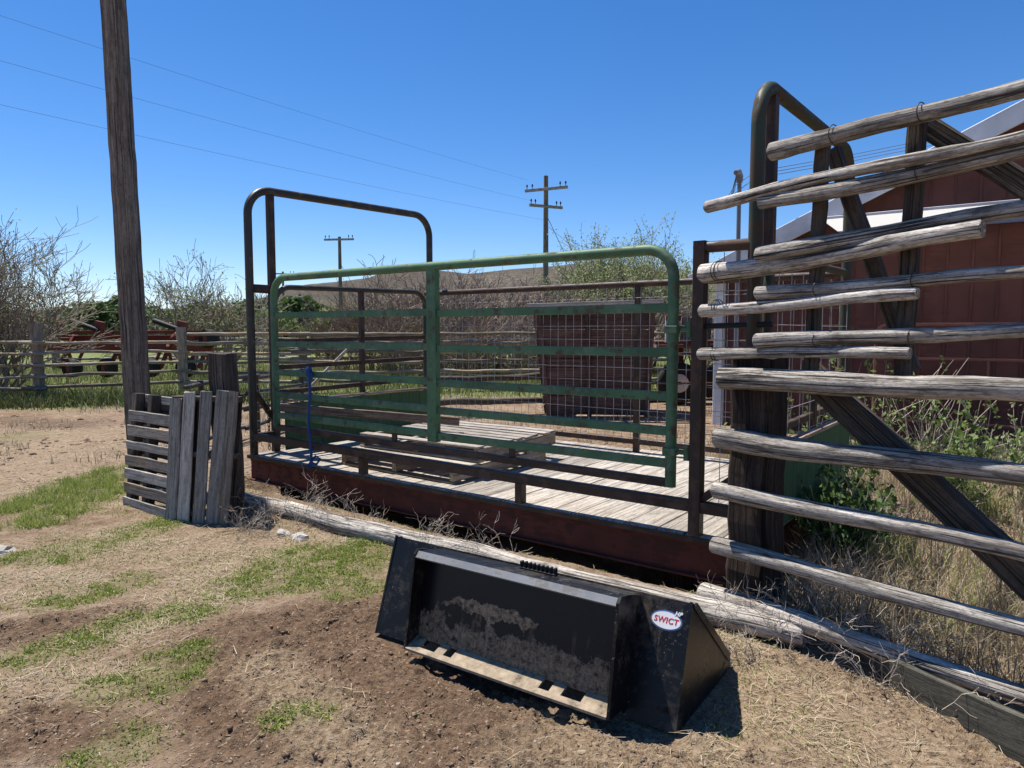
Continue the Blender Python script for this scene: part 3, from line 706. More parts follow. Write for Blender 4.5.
# sticker on the right outer back wall
def on_wall(x, h, off):
    ty, tz = .328, .945
    return B(x, ty*h-.945*off, tz*h+.328*off)
def disc(rx, rh, off, th, cx, ch_):
    m = MB(); n = 40
    f_ = [on_wall(cx+rx*math.cos(2*math.pi*i/n), ch_+rh*math.sin(2*math.pi*i/n), off+th) for i in range(n)]
    b_ = [on_wall(cx+rx*math.cos(2*math.pi*i/n), ch_+rh*math.sin(2*math.pi*i/n), off) for i in range(n)]
    m.add(f_+b_, [tuple(range(n))]+[(i, (i+1) % n, n+(i+1) % n, n+i) for i in range(n)]); return m
def lettering(txt, size, cx, ch_, off, name, mat, parent, shear=0, boldness=.0):
    cu = bpy.data.curves.new('lettering', 'FONT'); cu.body = txt; cu.size = size; cu.align_x = 'CENTER'; cu.align_y = 'CENTER'; cu.shear = shear; cu.offset = boldness; cu.extrude = .0004; cu.space_character = 1.08
    to = bpy.data.objects.new('lettering', cu); COL.objects.link(to)
    dg = bpy.context.evaluated_depsgraph_get(); tm = bpy.data.meshes.new_from_object(to.evaluated_get(dg))
    m = MB(); m.add([on_wall(cx+v.co.x, ch_+v.co.y, off+v.co.z) for v in tm.vertices], [tuple(p.vertices) for p in tm.polygons])
    bpy.data.objects.remove(to); bpy.data.curves.remove(cu); bpy.data.meshes.remove(tm)
    return m.build(name, mat, parent)
cx, hh = 1.625, .432
dc = disc(.071, .041, .0006, .0008, cx, hh).build('sticker', 'dec_blue', bk)
disc(.065, .035, .0022, .0006, cx, hh).build('sticker_face', 'dec_white', dc)
lettering('SWICT', .034, cx-.001, hh, .0035, 'lettering', 'dec_red', dc, .12, .0007)
lettering('HP', .024, cx+.05, hh+.036, .004, 'scrawl', 'dec_white', dc, .3, .001)

# ------------------------------------------------------------------ rail fence on the right
rf = thing('rail_fence', 'tall fence of weathered grey pole rails on a thick dark post at right', 'fence', F(-.05, .2, 0))
rails = [(-.03,2.61,.054,-2.4,2.69),(.36,2.37,.040,-2.4,2.49),(.02,2.34,.047,-2.4,2.43),(.03,2.09,.050,-2.4,2.20),(.42,1.99,.060,-1.04,2.07),(.03,1.85,.042,-2.4,1.95),(.41,1.79,.043,-.79,1.81),(.02,1.59,.048,-2.4,1.69),(.41,1.51,.041,-.77,1.56),(.25,1.39,.068,-2.4,1.39),(.26,1.03,.066,-2.4,1.06),(.25,.72,.050,-2.4,.74),(.27,.38,.050,-2.4,.43),(.34,.085,.058,-2.4,.13)]
for i, (k0, z0, r, k1, z1) in enumerate(rails):
    mb = MB(); sh = i in (4, 6, 8); r *= .9 if i < 9 else 1
    n0 = .03 if sh else 0; rr1 = r*(1.0 if not sh else .98)
    rv_ = [.15, .8, .5, .35, .9, .6, 1., .45, .7, .55, .3, .75, .5, .9][i]; mb.log(F(k0, n0, z0), F(k1, 0 if not sh else .0, z1), r*.97, r*(.56 if not sh else .76), var=rv_, bend=.034 if i < 9 else .026)
    ro = mb.build('rail', 'rail', rf)
    for kk in ([.30] if sh else [])+([k0-.35, -.78] if i in (0, 2, 5, 7) else [])+([.28] if sh else []):
        f_ = (k0-kk)/(k0-k1); c = F(kk, n0*(1-f_), z0+(z1-z0)*f_)
        rl = r*(.97+((.56 if not sh else .76)-.97)*f_)*1.06; m2 = MB(); m2.tube([c+FN*rl*math.cos(a)+Vector((0, 0, rl*math.sin(a)))+FW*.012*math.sin(a*.5) for a in np.linspace(0, 6.6, 16)], .0028, 5); m2.build('wire_tie', 'darkpipe', ro)
mb = MB(); c = F(.13, .215, 0)
mb.beam(c+FW*.0+Vector((0, 0, -.25)), c+Vector((.0, 0, 1.50)), .27, .22, up=tuple(FN), ch=.03, segs=18, wob=.006, ends=.012); mb.build('post', 'tie', rf)
for k, zb, zt_, w in ((-.245, 1.36, 2.60, .062), (-.70, 1.36, 2.63, .072)):
    mb = MB(); mb.beam(F(k+.0, .10, zb), F(k-.02, .095, zt_), w, .07, up=tuple(FN), ch=.012, segs=12, wob=.004, ends=.01); mb.build('upright', 'post', rf)
mb = MB(); mb.beam(F(-.27, .205, 2.60), F(-.66, .30, 1.45), .075, .07, up=tuple(FN), ch=.01, segs=8, wob=.003); mb.build('brace', 'post', rf)
mb = MB(); mb.beam(F(-.71, .20, 2.63), F(-1.75, .24, 1.75), .10, .08, up=tuple(FN), ch=.01, segs=10, wob=.003); mb.build('brace', 'post', rf)
mb = MB(); mb.beam(F(-.16, .19, 1.44), F(-2.05, .17, -.12), .14, .10, up=tuple(FN), ch=.012, segs=14, wob=.004); mb.build('brace', 'post', rf)
mb = MB(); mb.beam(F(-2.2, .17, -.25), F(-2.2, .17, 2.75), .2, .2, up=tuple(FN), ch=.02, segs=12, wob=.005); mb.build('post', 'tie', rf)

mb = MB(); mb.log((-2.83, 6.70, .055), (1.56, 3.62, .045), .083, .072, var=.85, bend=.03, n=14)
tag(mb.build('long_pole', 'rail', None, (-.6, 5.2, 0)), 'long pale pole lying on the ground between the loader bucket and the red beam', 'wooden pole')
mb = MB(); a = Vector((1.80, 3.48, -.09)); b = Vector((1.95, 2.45, .09))
mb.beam(a, b, .03, .27, up=(-.12, 0, 1), ch=.004, segs=8, wob=.003, ends=.01)
tag(mb.build('plank', 'plank', None, a), 'wide grey-green plank on edge under the lowest rail of the right fence', 'plank')

# ------------------------------------------------------------------ left timber pole, post and pallets
mb = MB(); pb = Vector((-4.165, 7.80, -.3)); pt = Vector((-4.335, 7.86, 6.3))
mb.beam(pb, pt, .265, .26, up=(.3, 1, 0), ch=.07, segs=40, wob=.003, taper=.93)
tp = mb.build('timber_pole', 'pole', None, (-4.19, 7.8, 0)); tag(tp, 'tall thick weathered timber pole rising out of the picture behind the leaning pallets', 'pole')
mb = MB(); mb.beam((-2.54, 6.26, -.3), (-2.60, 6.28, 1.45), .20, .17, up=(.25, 1, 0), ch=.012, segs=14, wob=.005, ends=.012)
tag(mb.build('timber_post', 'post', None, (-2.5, 6.26, 0)), 'short square dark timber post standing behind the pallet with upright boards', 'post')
# pallet with horizontal slats
a = Vector((-3.68, 6.53, 0)); b = Vector((-2.985, 5.99, 0)); d = (b-a).normalized(); n_ = Vector((-d.y, d.x, 0)); ln = .10
L = (b-a).length
def PQ(x, z, o): return a+d*x+n_*(z*ln+o)+Vector((0, 0, z))
o = thing('leaning_pallet', 'grey pallet with horizontal slats stood on edge beside the tall timber pole', 'pallet', a+d*L/2)
for i, z in enumerate((.06, .20, .33, .455, .60, .735, .875)):
    mb = MB(); mb.beam(PQ(-.01+rng.uniform(-.01, .01), z-.02, .0), PQ(L, z+rng.uniform(-.012, .0), .0), .018, .098 if i not in (4,) else .075, segs=6, wob=.003, ends=.006)
    mb.build('slat', 'pallet_warm' if i in (3, 5, 1) else 'pallet', o)
for x in (.045, .36, L-.03):
    mb = MB(); mb.beam(PQ(x, -.02, .055), PQ(x, 1.06, .055), .085 if x < .5 else .04, .09 if x > .5 else .085, up=tuple(n_), segs=5, wob=.002); mb.build('stringer', 'post' if x < .5 else 'pallet', o)  # darker wood on stringers puts the shade of the slat gaps into colour
mb = MB(); mb.beam(PQ(.0, 1.0, .105), PQ(L, 1.0, .105), .018, .10, segs=4, wob=.002); mb.build('back_slat', 'pallet', o)
for z in (.13, .265, .39, .53, .67, .81, .93):
    mb = MB(); mb.beam(PQ(.0, z, .105), PQ(L, z, .105), .018, .10, segs=4, wob=.002); mb.build('back_slat', 'post', o)  # back slats in dark wood paint the shade behind the gaps
# pallet with upright boards
a = Vector((-2.97, 5.955, 0)); b = Vector((-2.44, 5.86, 0)); d = (b-a).normalized(); n_ = Vector((-d.y, d.x, 0)); ln = .12; L = (b-a).length
o = thing('leaning_pallet', 'grey pallet with upright boards leaning against the short timber post', 'pallet', a+d*L/2)
for x, w, zt_, sk, m in ((.02, .11, 1.06, .0, 'pallet'), (.135, .11, 1.12, .015, 'pallet'), (.28, .11, 1.13, .03, 'pallet'), (.405, .115, 1.135, .06, 'pallet'), (.51, .09, 1.13, .055, 'pallet_warm')):
    mb = MB(); mb.beam(PQ(x, -.02, 0), PQ(x+sk, zt_, 0), w, .02, up=tuple(n_), segs=6, wob=.003, ends=.008); mb.build('upright_board', m, o)
for z in (.08, .58, 1.06):
    mb = MB(); mb.beam(PQ(-.03, z, .055), PQ(L+.06, z, .055), .085, .045, segs=4, wob=.002); mb.build('stringer', 'post', o)  # dark stringers, gap shade put into the wood colour
for x in (.1, .5):
    mb = MB(); mb.beam(PQ(x, 0, .11), PQ(x+.04, 1.1, .11), .09, .02, up=tuple(n_), segs=4, wob=.002); mb.build('back_board', 'post', o)

# ------------------------------------------------------------------ barn
bn = thing('metal_barn', 'dark red metal-clad barn with white roof edge behind the right fence', 'barn', W(5.5, 7, 0))
def roofz(k): return 2.63+.452*(k+.0) if k < 5.6 else 2.63+.452*(11.2-k)
mb = MB(); kk = [0, 5.6, 11.2]
prof_ = [(0, -.05), (11.2, -.05), (11.2, roofz(11.2)), (5.6, roofz(5.6)), (0, roofz(0))]
vs0 = [W(k, 0, z) for k, z in prof_]; vs1 = [W(k, .08, z) for k, z in prof_]
mb.add(vs0+vs1, [(0, 1, 2, 3, 4), (9, 8, 7, 6, 5)]+[(i, (i+1) % 5, 5+(i+1) % 5, 5+i) for i in range(5)], None, .5)
k = .32
while k < 11.1:
    mb.beam(W(k, -.008, .0), W(k, -.008, roofz(k)-.15), .03, .010, up=tuple(CV), ch=.004, var=.5); k += .305
mb.build('front_wall', 'barn', bn)
for d_ in ((0, 14),):
    mb = MB(); mb.beam(W(.04, .08, 1.28), W(.04, 14, 1.28), .08, 2.66); mb.beam(W(11.16, .08, 1.28), W(11.16, 14, 1.28), .08, 2.66); mb.build('side_wall', 'barn', bn)
mb = MB()
for (k0, k1) in ((-.42, 5.6), (11.62, 5.6)):
    z0 = 2.63+.452*(-.42)+.10; z1 = roofz(5.6)+.10
    pv = [(k0, z0), (k1, z1), (k1, z1+.06), (k0, z0+.06)]
    A = [W(k_, -.34, z_) for k_, z_ in pv]; Bq = [W(k_, 14.3, z_) for k_, z_ in pv]
    mb.add(A+Bq, [(0, 1, 2, 3), (7, 6, 5, 4)]+[(i, (i+1) % 4, 4+(i+1) % 4, 4+i) for i in range(4)])
rfm = mb.build('roof', 'white', bn)
mb = MB()
for (k0, k1) in ((-.43, 5.6), (11.63, 5.6)):
    z0 = 2.63+.452*(-.43)+.18; z1 = roofz(5.6)+.18
    mb.beam(W(k0, -.365, z0-.13), W(k1, -.365, z1-.13), .045, .27, ch=.006)
mb.build('fascia', 'white', rfm)
mb = MB(); mb.beam(W(-.03, -.03, 0), W(-.03, -.03, 2.55), .17, .12, up=tuple(CV), ch=.01); mb.build('corner_trim', 'white', bn)
mb = MB(); mb.prism([(-.03, 3.145), (-.03, 3.14), (-1.45, 3.215), (-1.45, 3.22)], W, 1.9, 8.6)
mb.build('door_canopy', 'fibreglass', bn)
mb = MB(); mb.beam(W(1.9, -1.47, 3.215), W(8.6, -1.47, 3.215), .03, .035); mb.build('canopy_edge', 'white', bn)
mb = MB(); mb.beam(W(2.0, -.06, 1.58), W(8.4, -.06, 1.58), .05, 3.1)
k = 2.1
while k < 8.4: mb.beam(W(k, -.093, .04), W(k, -.093, 3.1), .03, .016, up=tuple(CV), ch=.005, var=.5); k += .305
mb.build('sliding_door', 'barn', bn)
# red pipe gate in front of the barn
o = thing('pipe_gate', 'faded red pipe gate standing in front of the red barn', 'gate', W(3.5, -.8, 0))
mb = MB(); p = arc_path([W(2.55, -.8, .0), W(2.55, -.8, 1.74), W(4.35, -.8, 1.74), W(4.35, -.8, 0)], .15, 6); mb.tube(dense(p), .024, 8); mb.build('gate_frame', 'fadedpipe', o)
for z in (.40, .85, 1.27):
    mb = MB(); mb.tube([W(2.57, -.8, z), W(4.33, -.8, z)], .02, 8); mb.build('gate_rail', 'fadedpipe', o)
mb = MB(); mb.tube([W(3.9, -.8, .4), W(3.9, -.8, 1.27)], .018, 8); mb.build('gate_upright', 'fadedpipe', o)

o = thing('service_mast', 'thin grey electric service mast with looping wires beside the barn, behind the tall hoop', 'mast', (3.63, 11.35, 0))
mb = MB(); mb.tube([(3.63, 11.35, -.2), (3.62, 11.35, 4.02)], .035, 8); mb.build('mast_pipe', 'galv', o)
mb = MB(); mb.tube([(3.62, 11.35, 4.0), (3.62, 11.35, 4.10), (3.58, 11.30, 4.16), (3.52, 11.22, 4.13)], [.05, .06, .055, .04], 10); mb.build('weatherhead', 'galv', o)
for q in range(3):
    e = Vector((3.54, 11.25, 4.12)); mb = MB(); far_ = Vector((14, 11.8+q*.3, 6.6+.1*q))
    pts = [e, e+Vector((-.03-.03*q, -.02, -.25-.05*q)), e+Vector((-.16-.05*q, 0, -.55)), e+Vector((-.02, .02, -.42+.12*q)), e+Vector((.25, .05, -.2+.1*q)), e+Vector((.6, .1, .0+.05*q))]
    for i in range(1, 9): f_ = i/8; pts.append((e+Vector((.6, .1, .05*q))).lerp(far_, f_)-Vector((0, 0, .5*4*f_*(1-f_)*.4)))
    mb.tube(pts, .0055, 5); mb.build('service_wire', 'line', o)

# ------------------------------------------------------------------ power poles and lines
def power_pole(label, x, y, h, arms, yaw, guy=True):
    o = thing('utility_pole', label, 'utility pole', (x, y, 0), 'utility poles beyond the corral')
    mb = MB(); mb.tube([(x, y, -.5), (x, y, h*.5), (x, y, h)], [.19, .165, .13], 10); mb.build('pole', 'pole', o)
    for z, yw, L_ in arms:
        d_ = Vector((math.cos(yw), math.sin(yw), 0)); c = Vector((x, y, z))-Vector((0, .2, 0))
        mb = MB(); mb.beam(c-d_*L_/2, c+d_*L_/2, .12, .16); ca = mb.build('crossarm', 'rail', o)
        for e in (-1, -.72, .72, 1):
            mb = MB(); q = c+d_*(L_/2-.12)*e; mb.tube([q+Vector((0, 0, .06)), q+Vector((0, 0, .2)), q+Vector((0, 0, .24)), q+Vector((0, 0, .36))], [.02, .02, .055, .03], 8); mb.build('insulator', 'black', ca)
    if guy:
        mb = MB(); mb.tube([(x, y, h-2.2), (x+4.2, y+.5, 0)], .018, 5); mb.build('guy_wire', 'line', o)
    return o
power_pole('nearer wooden utility pole with two crossarms, right of centre beyond the thicket', 2.0, 42, 10.75, ((9.95, -.45, 2.7), (8.95, .45, 2.2)), 0)
power_pole('far wooden utility pole with one crossarm, left of centre beyond the thicket', -14.6, 60, 9.6, ((9.35, -.12, 2.6),), 0)
power_pole('small distant utility pole with one crossarm, just above the left end of the green gate', -29.2, 90, 9.2, ((8.9, .3, 3.0),), 0, False)
for q, (lab, p, e) in enumerate((('topmost thin power line crossing the sky', (.95, 42, 10.5), (-14.2, 19, 10.35)), ('middle thin power line crossing the sky', (1.2, 42, 9.3), (-14.2, 19, 9.15)), ('lowest thin power line crossing the sky', (1.9, 42, 8.2), (-14.2, 19.5, 7.65)))):
    p = Vector(p); e = Vector(e); far_ = p+(e-p)*2.1; far_.z = p.z+.4
    mb = MB(); pts = [p.lerp(far_, f_)-Vector((0, 0, .55*4*f_*(1-f_))) for f_ in np.linspace(0, 1, 30)]
    mb.tube(pts, .0045, 5, caps=False); tag(mb.build('power_line', 'line', None, p), lab, 'power line', 'power lines across the sky')

# ------------------------------------------------------------------ corral fences behind
def corral(label, pts, zs, r, mat, posts, pr=.10, ph=1.7, name='corral_fence', group=None):
    c = Vector((*pts[0], 0)); o = thing(name, label, 'fence', c, group)
    for a_, b_ in zip(pts, pts[1:]):
        for z in zs:
            mb = MB(); A = Vector((*a_, z+rng.uniform(-.03, .03))); D = Vector((*b_, z+rng.uniform(-.03, .03))); x = (D-A).normalized()*.25
            mb.log(A-x, D+x, r*rng.uniform(.85, 1.15), r*rng.uniform(.8, 1.1), bend=.04, n=7); mb.build('rail', mat, o)
    for q in posts:
        mb = MB(); mb.beam((q[0]+.02, q[1]+.14, -.3), (q[0], q[1]+.14, ph*rng.uniform(.95, 1.05)), pr*2, pr*2, ch=.03, segs=5, wob=.006); mb.build('post', mat if mat != 'darkpipe' else 'darkpipe', o)
    return o
corral('weathered corral pole fence at far left in front of the red machine', [(-17.5, 14.2), (-10.95, 16.0), (-8.65, 18.2)], (.35, .60, .86, 1.12, 1.38), .038, 'pallet_warm', [(-17.5, 14.2), (-10.95, 16.0), (-8.65, 18.2)], .10, 1.75)
corral('weathered corral pole fence behind the left hoop of the scale', [(-8.55, 18.35), (-5.6, 18.6), (-2.2, 19.2), (1.6, 19.8), (4.6, 20.2)], (.30, .55, .83, 1.07, 1.33, 1.58), .045, 'pallet_warm', [(-5.6, 18.6), (-2.2, 19.2), (1.6, 19.8), (4.6, 20.2)], .10, 1.7)
o = corral('farther pale pole fence along the green field at left', [(-19, 29), (-12, 29.5), (-7.5, 30), (-3, 30.5)], (.5, .9, 1.3), .07, 'rail', [(-19, 29), (-12, 29.5), (-7.5, 30), (-3, 30.5)], .12, 1.6)
o = corral('low dark pipe fence running back from the leaning pallets to the scale', [(-4.22, 9.3), (-4.05, 10.9), (-3.85, 12.6)], (.2, .45, .70, .93), .028, 'darkpipe', [(-4.22, 9.3), (-4.05, 10.9), (-3.85, 12.6)], .035, 1.0)
corral('dark low timber rail fence beside the red-brown bin', [(-1.6, 13.1), (.6, 14.0)], (.28, .75), .06, 'post', [(-1.6, 13.1)], .08, 1.15)
corral('dark pipe rail fence right of the red-brown bin', [(2.8, 13.6), (4.2, 14.2)], (.3, .62, 1.2), .03, 'brown', [(4.2, 14.2)], .04, 1.5)
mb = MB(); mb.log((-4.35, 13.6, .15), (-3.15, 13.9, 1.4), .035, .03, var=.95); tag(mb.build('prop_pole', 'rail', None, (-4.35, 13.6, 0)), 'thin pale pole slanting up against the corral fence behind the green gate', 'pole')

# red-brown tapered bin
o = thing('feed_bin', 'large red-brown wooden bin, wider at the top, behind the wire mesh', 'bin', (1.7, 13.9, 0))
def taper_wall(p, q, p2, q2, horiz=True, mat='binwood', th=Vector((0, .04, 0))):
    mb = MB(); n = 11
    for i in range(n):
        f0, f1 = i/n+.004, (i+1)/n-.004
        c = [p.lerp(p2, f0), q.lerp(q2, f0), q.lerp(q2, f1), p.lerp(p2, f1)]
        j = Vector((0, rng.uniform(-.006, .006), 0)); c = [x+j for x in c]; dd = [x+th for x in c]; go = Vector((rng.uniform(0, 40), rng.uniform(0, 9), 0))
        gs = [go+Vector((x.x+x.y, x.z*.9, 0)) for x in c+dd]
        mb.add(c+dd, [(0, 1, 2, 3), (7, 6, 5, 4), (0, 4, 5, 1), (1, 5, 6, 2), (2, 6, 7, 3), (3, 7, 4, 0)], gs)
    mb.build('board_wall', mat, o)
vv = lambda *a_: Vector(a_)
taper_wall(vv(.68, 13.65, .02), vv(2.60, 13.35, .02), vv(.44, 13.45, 2.05), vv(2.66, 13.15, 2.05))
taper_wall(vv(2.60, 13.42, .02), vv(2.85, 14.6, .02), vv(2.66, 13.22, 2.05), vv(2.98, 14.8, 2.05), th=vv(.04, 0, 0))
taper_wall(vv(.68, 13.72, .02), vv(.95, 14.8, .02), vv(.44, 13.52, 2.05), vv(.75, 15.0, 2.05), th=vv(-.04, 0, 0))
taper_wall(vv(.95, 14.84, .02), vv(2.85, 14.64, .02), vv(.75, 15.04, 2.05), vv(2.98, 14.84, 2.05))
for x0, x1, y0, y1 in ((1.5, 1.42, 13.48, 13.26), (2.57, 2.63, 13.31, 13.11), (.72, .48, 13.60, 13.41)):
    mb = MB(); mb.beam((x0, y0, .0), (x1, y1, 2.1), .09, .05, up=(.1, 1, 0)); mb.build('batten', 'binwood', o)
mb = MB(); mb.beam((.30, 13.33, 2.13), (2.80, 12.98, 2.20), .16, .07, segs=5, wob=.004); mb.build('top_board', 'deck', o)

# old trailer with red frame
o = thing('farm_trailer', 'old flat farm trailer with red rail and rear light, right of the bin', 'trailer', (4.2, 16.4, 0))
mb = MB(); mb.beam((3.2, 16.0, 1.30), (6.4, 16.6, 1.34), .5, .09); mb.build('bed', 'rail', o)
mb = MB(); mb.beam((3.2, 15.7, 1.38), (6.4, 16.3, 1.42), .06, .07); mb.build('side_rail', 'redsteel', o)
for x in (3.75, 4.75):
    mb = MB(); c = Vector((x, 15.75, .48)); mb.tube([c+Vector((0, -.12, 0)), c+Vector((0, -.10, 0)), c+Vector((0, .10, 0)), c+Vector((0, .12, 0))], [.40, .47, .47, .40], 22); wh = mb.build('tyre', 'tyre', o)
    mb = MB(); mb.tube([c+Vector((0, -.135, 0)), c+Vector((0, -.10, 0))], [.2, .23], 16); mb.build('rim', 'white', wh)
mb = MB(); mb.beam((3.45, 15.66, 1.4), (3.45, 15.66, 2.0), .06, .06, up=(0, 1, 0)); mb.build('light_post', 'white', o)
mb = MB(); mb.beam((3.42, 15.62, 1.95), (3.75, 15.62, 1.95), .08, .13, ch=.02); mb.build('rear_light', 'redsteel', o)
for x in (3.95, 4.35, 4.75):
    mb = MB(); mb.beam((x, 15.95, 1.33), (x+.05, 15.95, 1.95), .3, .04, up=(0, 1, 0)); mb.build('side_board', 'rail', o)
mb = MB(); mb.beam((3.7, 16.15, .48), (5.0, 16.15, .48), .12, .12); mb.beam((3.9, 16.2, .5), (3.9, 16.2, 1.26), .1, .1, up=(0, 1, 0)); mb.beam((4.8, 16.2, .5), (4.8, 16.2, 1.26), .1, .1, up=(0, 1, 0)); mb.build('axle_frame', 'redsteel', o)

# red tillage machine at left
o = thing('farm_implement', 'long red folding farm implement with black hydraulic cylinders in the green field', 'farm machine', (-12, 22, 0))
for z, y_, r_ in ((1.12, 22.0, .17), (1.42, 22.5, .11), (1.60, 22.3, .07)):
    mb = MB(); mb.beam((-14.7, y_, z), (-9.5, y_+.2, z+.02), r_, r_*1.5); mb.build('frame_beam', 'redsteel', o)
for x in (-14.2, -12.6, -11.0, -9.8):
    mb = MB(); mb.beam((x, 21.9, .5), (x+.15, 22.6, 1.6), .1, .1); mb.beam((x, 22.6, .6), (x+.2, 22.0, 1.2), .09, .09); mb.build('strut', 'redsteel', o)
for x in (-12.95, -10.35, -14.3):
    mb = MB(); mb.beam((x-.12, 22.1, 1.4), (x, 22.1, 1.95), .28, .16, up=(0, 1, 0)); mb.beam((x-.2, 22.1, 1.5), (x+.32, 22.1, 1.48), .12, .22); mb.build('hinge_tower', 'redsteel', o)
    mb = MB(); mb.tube([(x, 22.0, 1.66), (x-.85, 22.0, 1.97), (x-.9, 22.0, 1.98)], [.075, .085, .05], 10); mb.build('hydraulic_cylinder', 'black', o)
for x in (-13.75, -12.65, -11.3, -10.2, -9.45):
    z = .5 if x < -9.6 else 1.42
    mb = MB(); c = Vector((x, 21.85, z)); mb.tube([c+Vector((-.02, -.12, 0)), c+Vector((0, -.09, 0)), c+Vector((0, .09, 0)), c+Vector((0, .12, 0))], [.22, .30, .30, .22], 18); wh = mb.build('tyre', 'tyre', o)
    mb = MB(); mb.tube([c+Vector((0, -.13, 0)), c+Vector((0, -.10, 0))], [.12, .14], 12); mb.build('rim', 'redsteel', wh)
    mb = MB(); mb.beam(c+Vector((0, .16, 0)), c+Vector((.2, .4, .65 if z < 1 else .1)), .08, .08); mb.build('wheel_arm', 'redsteel', o)

# ------------------------------------------------------------------ shrubs and trees
def grow(mb, p, d, L, r, depth, rg, tips, droop=0, spread=.6, kids=(3, 5), seg_n=4, jit=.22, minr=.004):
    pts = [p]; rs = [r]; q = p.copy(); dd = d.copy()
    for i in range(seg_n):
        dd = (dd+Vector((rg.gauss(0, jit), rg.gauss(0, jit), rg.gauss(0, jit)*.7+.05-droop))).normalized()
        q = q+dd*(L/seg_n); pts.append(q.copy()); rs.append(max(minr, r*(1-.62*(i+1)/seg_n)))
    mb.tube(pts, rs, 4 if r > .012 else 3, caps=False, var=rg.random(), smooth=False)
    tips.append(pts[-1]); 
    if depth <= 1: tips.append(pts[-2])
    if depth == 0: return
    for k in range(rg.randint(*kids)):
        i = rg.randint(1, seg_n); o_ = pts[i]
        ax = Vector((rg.gauss(0, 1), rg.gauss(0, 1), rg.gauss(0, .6))).normalized()
        nd = (dd+ax*spread).normalized()
        grow(mb, o_.copy(), nd, L*rg.uniform(.45, .72), max(minr, rs[i]*.62), depth-1, rg, tips, droop, spread, kids, max(3, seg_n-1), jit, minr)
def shrub(name, label, cat, loc, h, stems, depth, mat, seed, lean=.5, r=.03, leaf=None, leafn=0, leafs=.08, group=None, kids=(3, 5), spread=.6, droop=0, minr=.005, jit=.22, rad=.3):
    rg = random.Random(seed); loc = Vector(loc); mb = MB(); tips = []
    for k in range(stems):
        a_ = rg.uniform(0, 6.28); l_ = rg.uniform(0, lean)
        d_ = Vector((math.cos(a_)*math.sin(l_), math.sin(a_)*math.sin(l_), math.cos(l_)))
        b_ = loc+Vector((math.cos(a_)*rad*rg.random(), math.sin(a_)*rad*rg.random(), -.05))
        grow(mb, b_, d_, h*rg.uniform(.5, .72), r*rg.uniform(.7, 1.1), depth, rg, tips, droop, spread, kids, 4, jit, minr)
    if not leaf:
        return tag(mb.build(name, mat, None, loc), label, cat, group)
    o = thing(name, label, cat, loc, group); mb.build('branches', mat, o)
    tp_ = np.array(mb.v); tp_ = tp_[tp_[:, 2] > loc.z+h*.5]; ix = nrng.integers(0, len(tp_), leafn)
    leaves('leaves', tp_[ix]+nrng.normal(0, leafs*1.6, (leafn, 3)), leafs, leaf, o)
    return o
shrub('leafless_bush', 'big grey leafless bush with a few green shoots at the far left edge', 'bush', (-13.7, 17.6, 0), 3.7, 40, 3, 'twig', 3, .68, .04, 'willow', 3500, .045, kids=(4, 6), spread=.6, minr=.0065, rad=1.1)
shrub('leafless_bush', 'sparse leafless bush just right of the tall timber pole', 'bush', (-11.3, 25.6, 0), 3.5, 22, 3, 'twig', 5, .7, .05, 'willow', 2000, .06, kids=(4, 5), spread=.6, minr=.008, rad=.8)
shrub('willow_bush', 'rounded pale green willow bush right of the utility pole', 'bush', (5.2, 30, 0), 4.25, 64, 3, 'twig', 9, .56, .05, 'willow', 60000, .062, kids=(4, 5), spread=.6, minr=.008, rad=1.0)
protos = []
for q in range(3):
    protos.append(shrub('thicket_bush', '', 'bush', (0, 0, 0), 3.35, 16, 3, 'twigred' if q != 1 else 'twig', 30+q, .65, .034, kids=(4, 5), spread=.6, minr=.0085, rad=.8, group='leafless bushes of the thicket'))
tspots = [(-6.6, 27.5, .8), (-5.4, 28.5, .9), (-4.4, 26.2, 1.05), (-3.2, 28, 1.0), (-2.2, 25.8, .95), (-1.0, 27.5, .95), (0.1, 26, .88), (1.3, 27.6, .90), (2.4, 26, .85), (3.4, 27.4, .88), (4.4, 25.4, .8), (6.8, 27, .85), (8.2, 26, .9), (-1.7, 31, .98), (1.6, 31.5, .95), (7.4, 24, .7), (0.7, 23.6, .62), (-3.6, 24.2, .7), (-1.4, 23.8, .72), (2.2, 23.4, .66), (3.6, 23.6, .62), (-3.2, 31, 1.0), (0.2, 29.5, .95), (3.2, 30, .9)]
tl = 'reddish grey leafless bush of the dense thicket behind the corral'
for i, (x, y, s_) in enumerate(tspots):
    pr = protos[i % 3]
    c = pr if i < 3 else pr.copy()
    if i >= 3: COL.objects.link(c)
    c.location = (x, y, 0); c.rotation_euler = (0, 0, rng.uniform(0, 6.28)); c.scale = (s_*1.1, s_*1.1, s_); c['label'] = tl
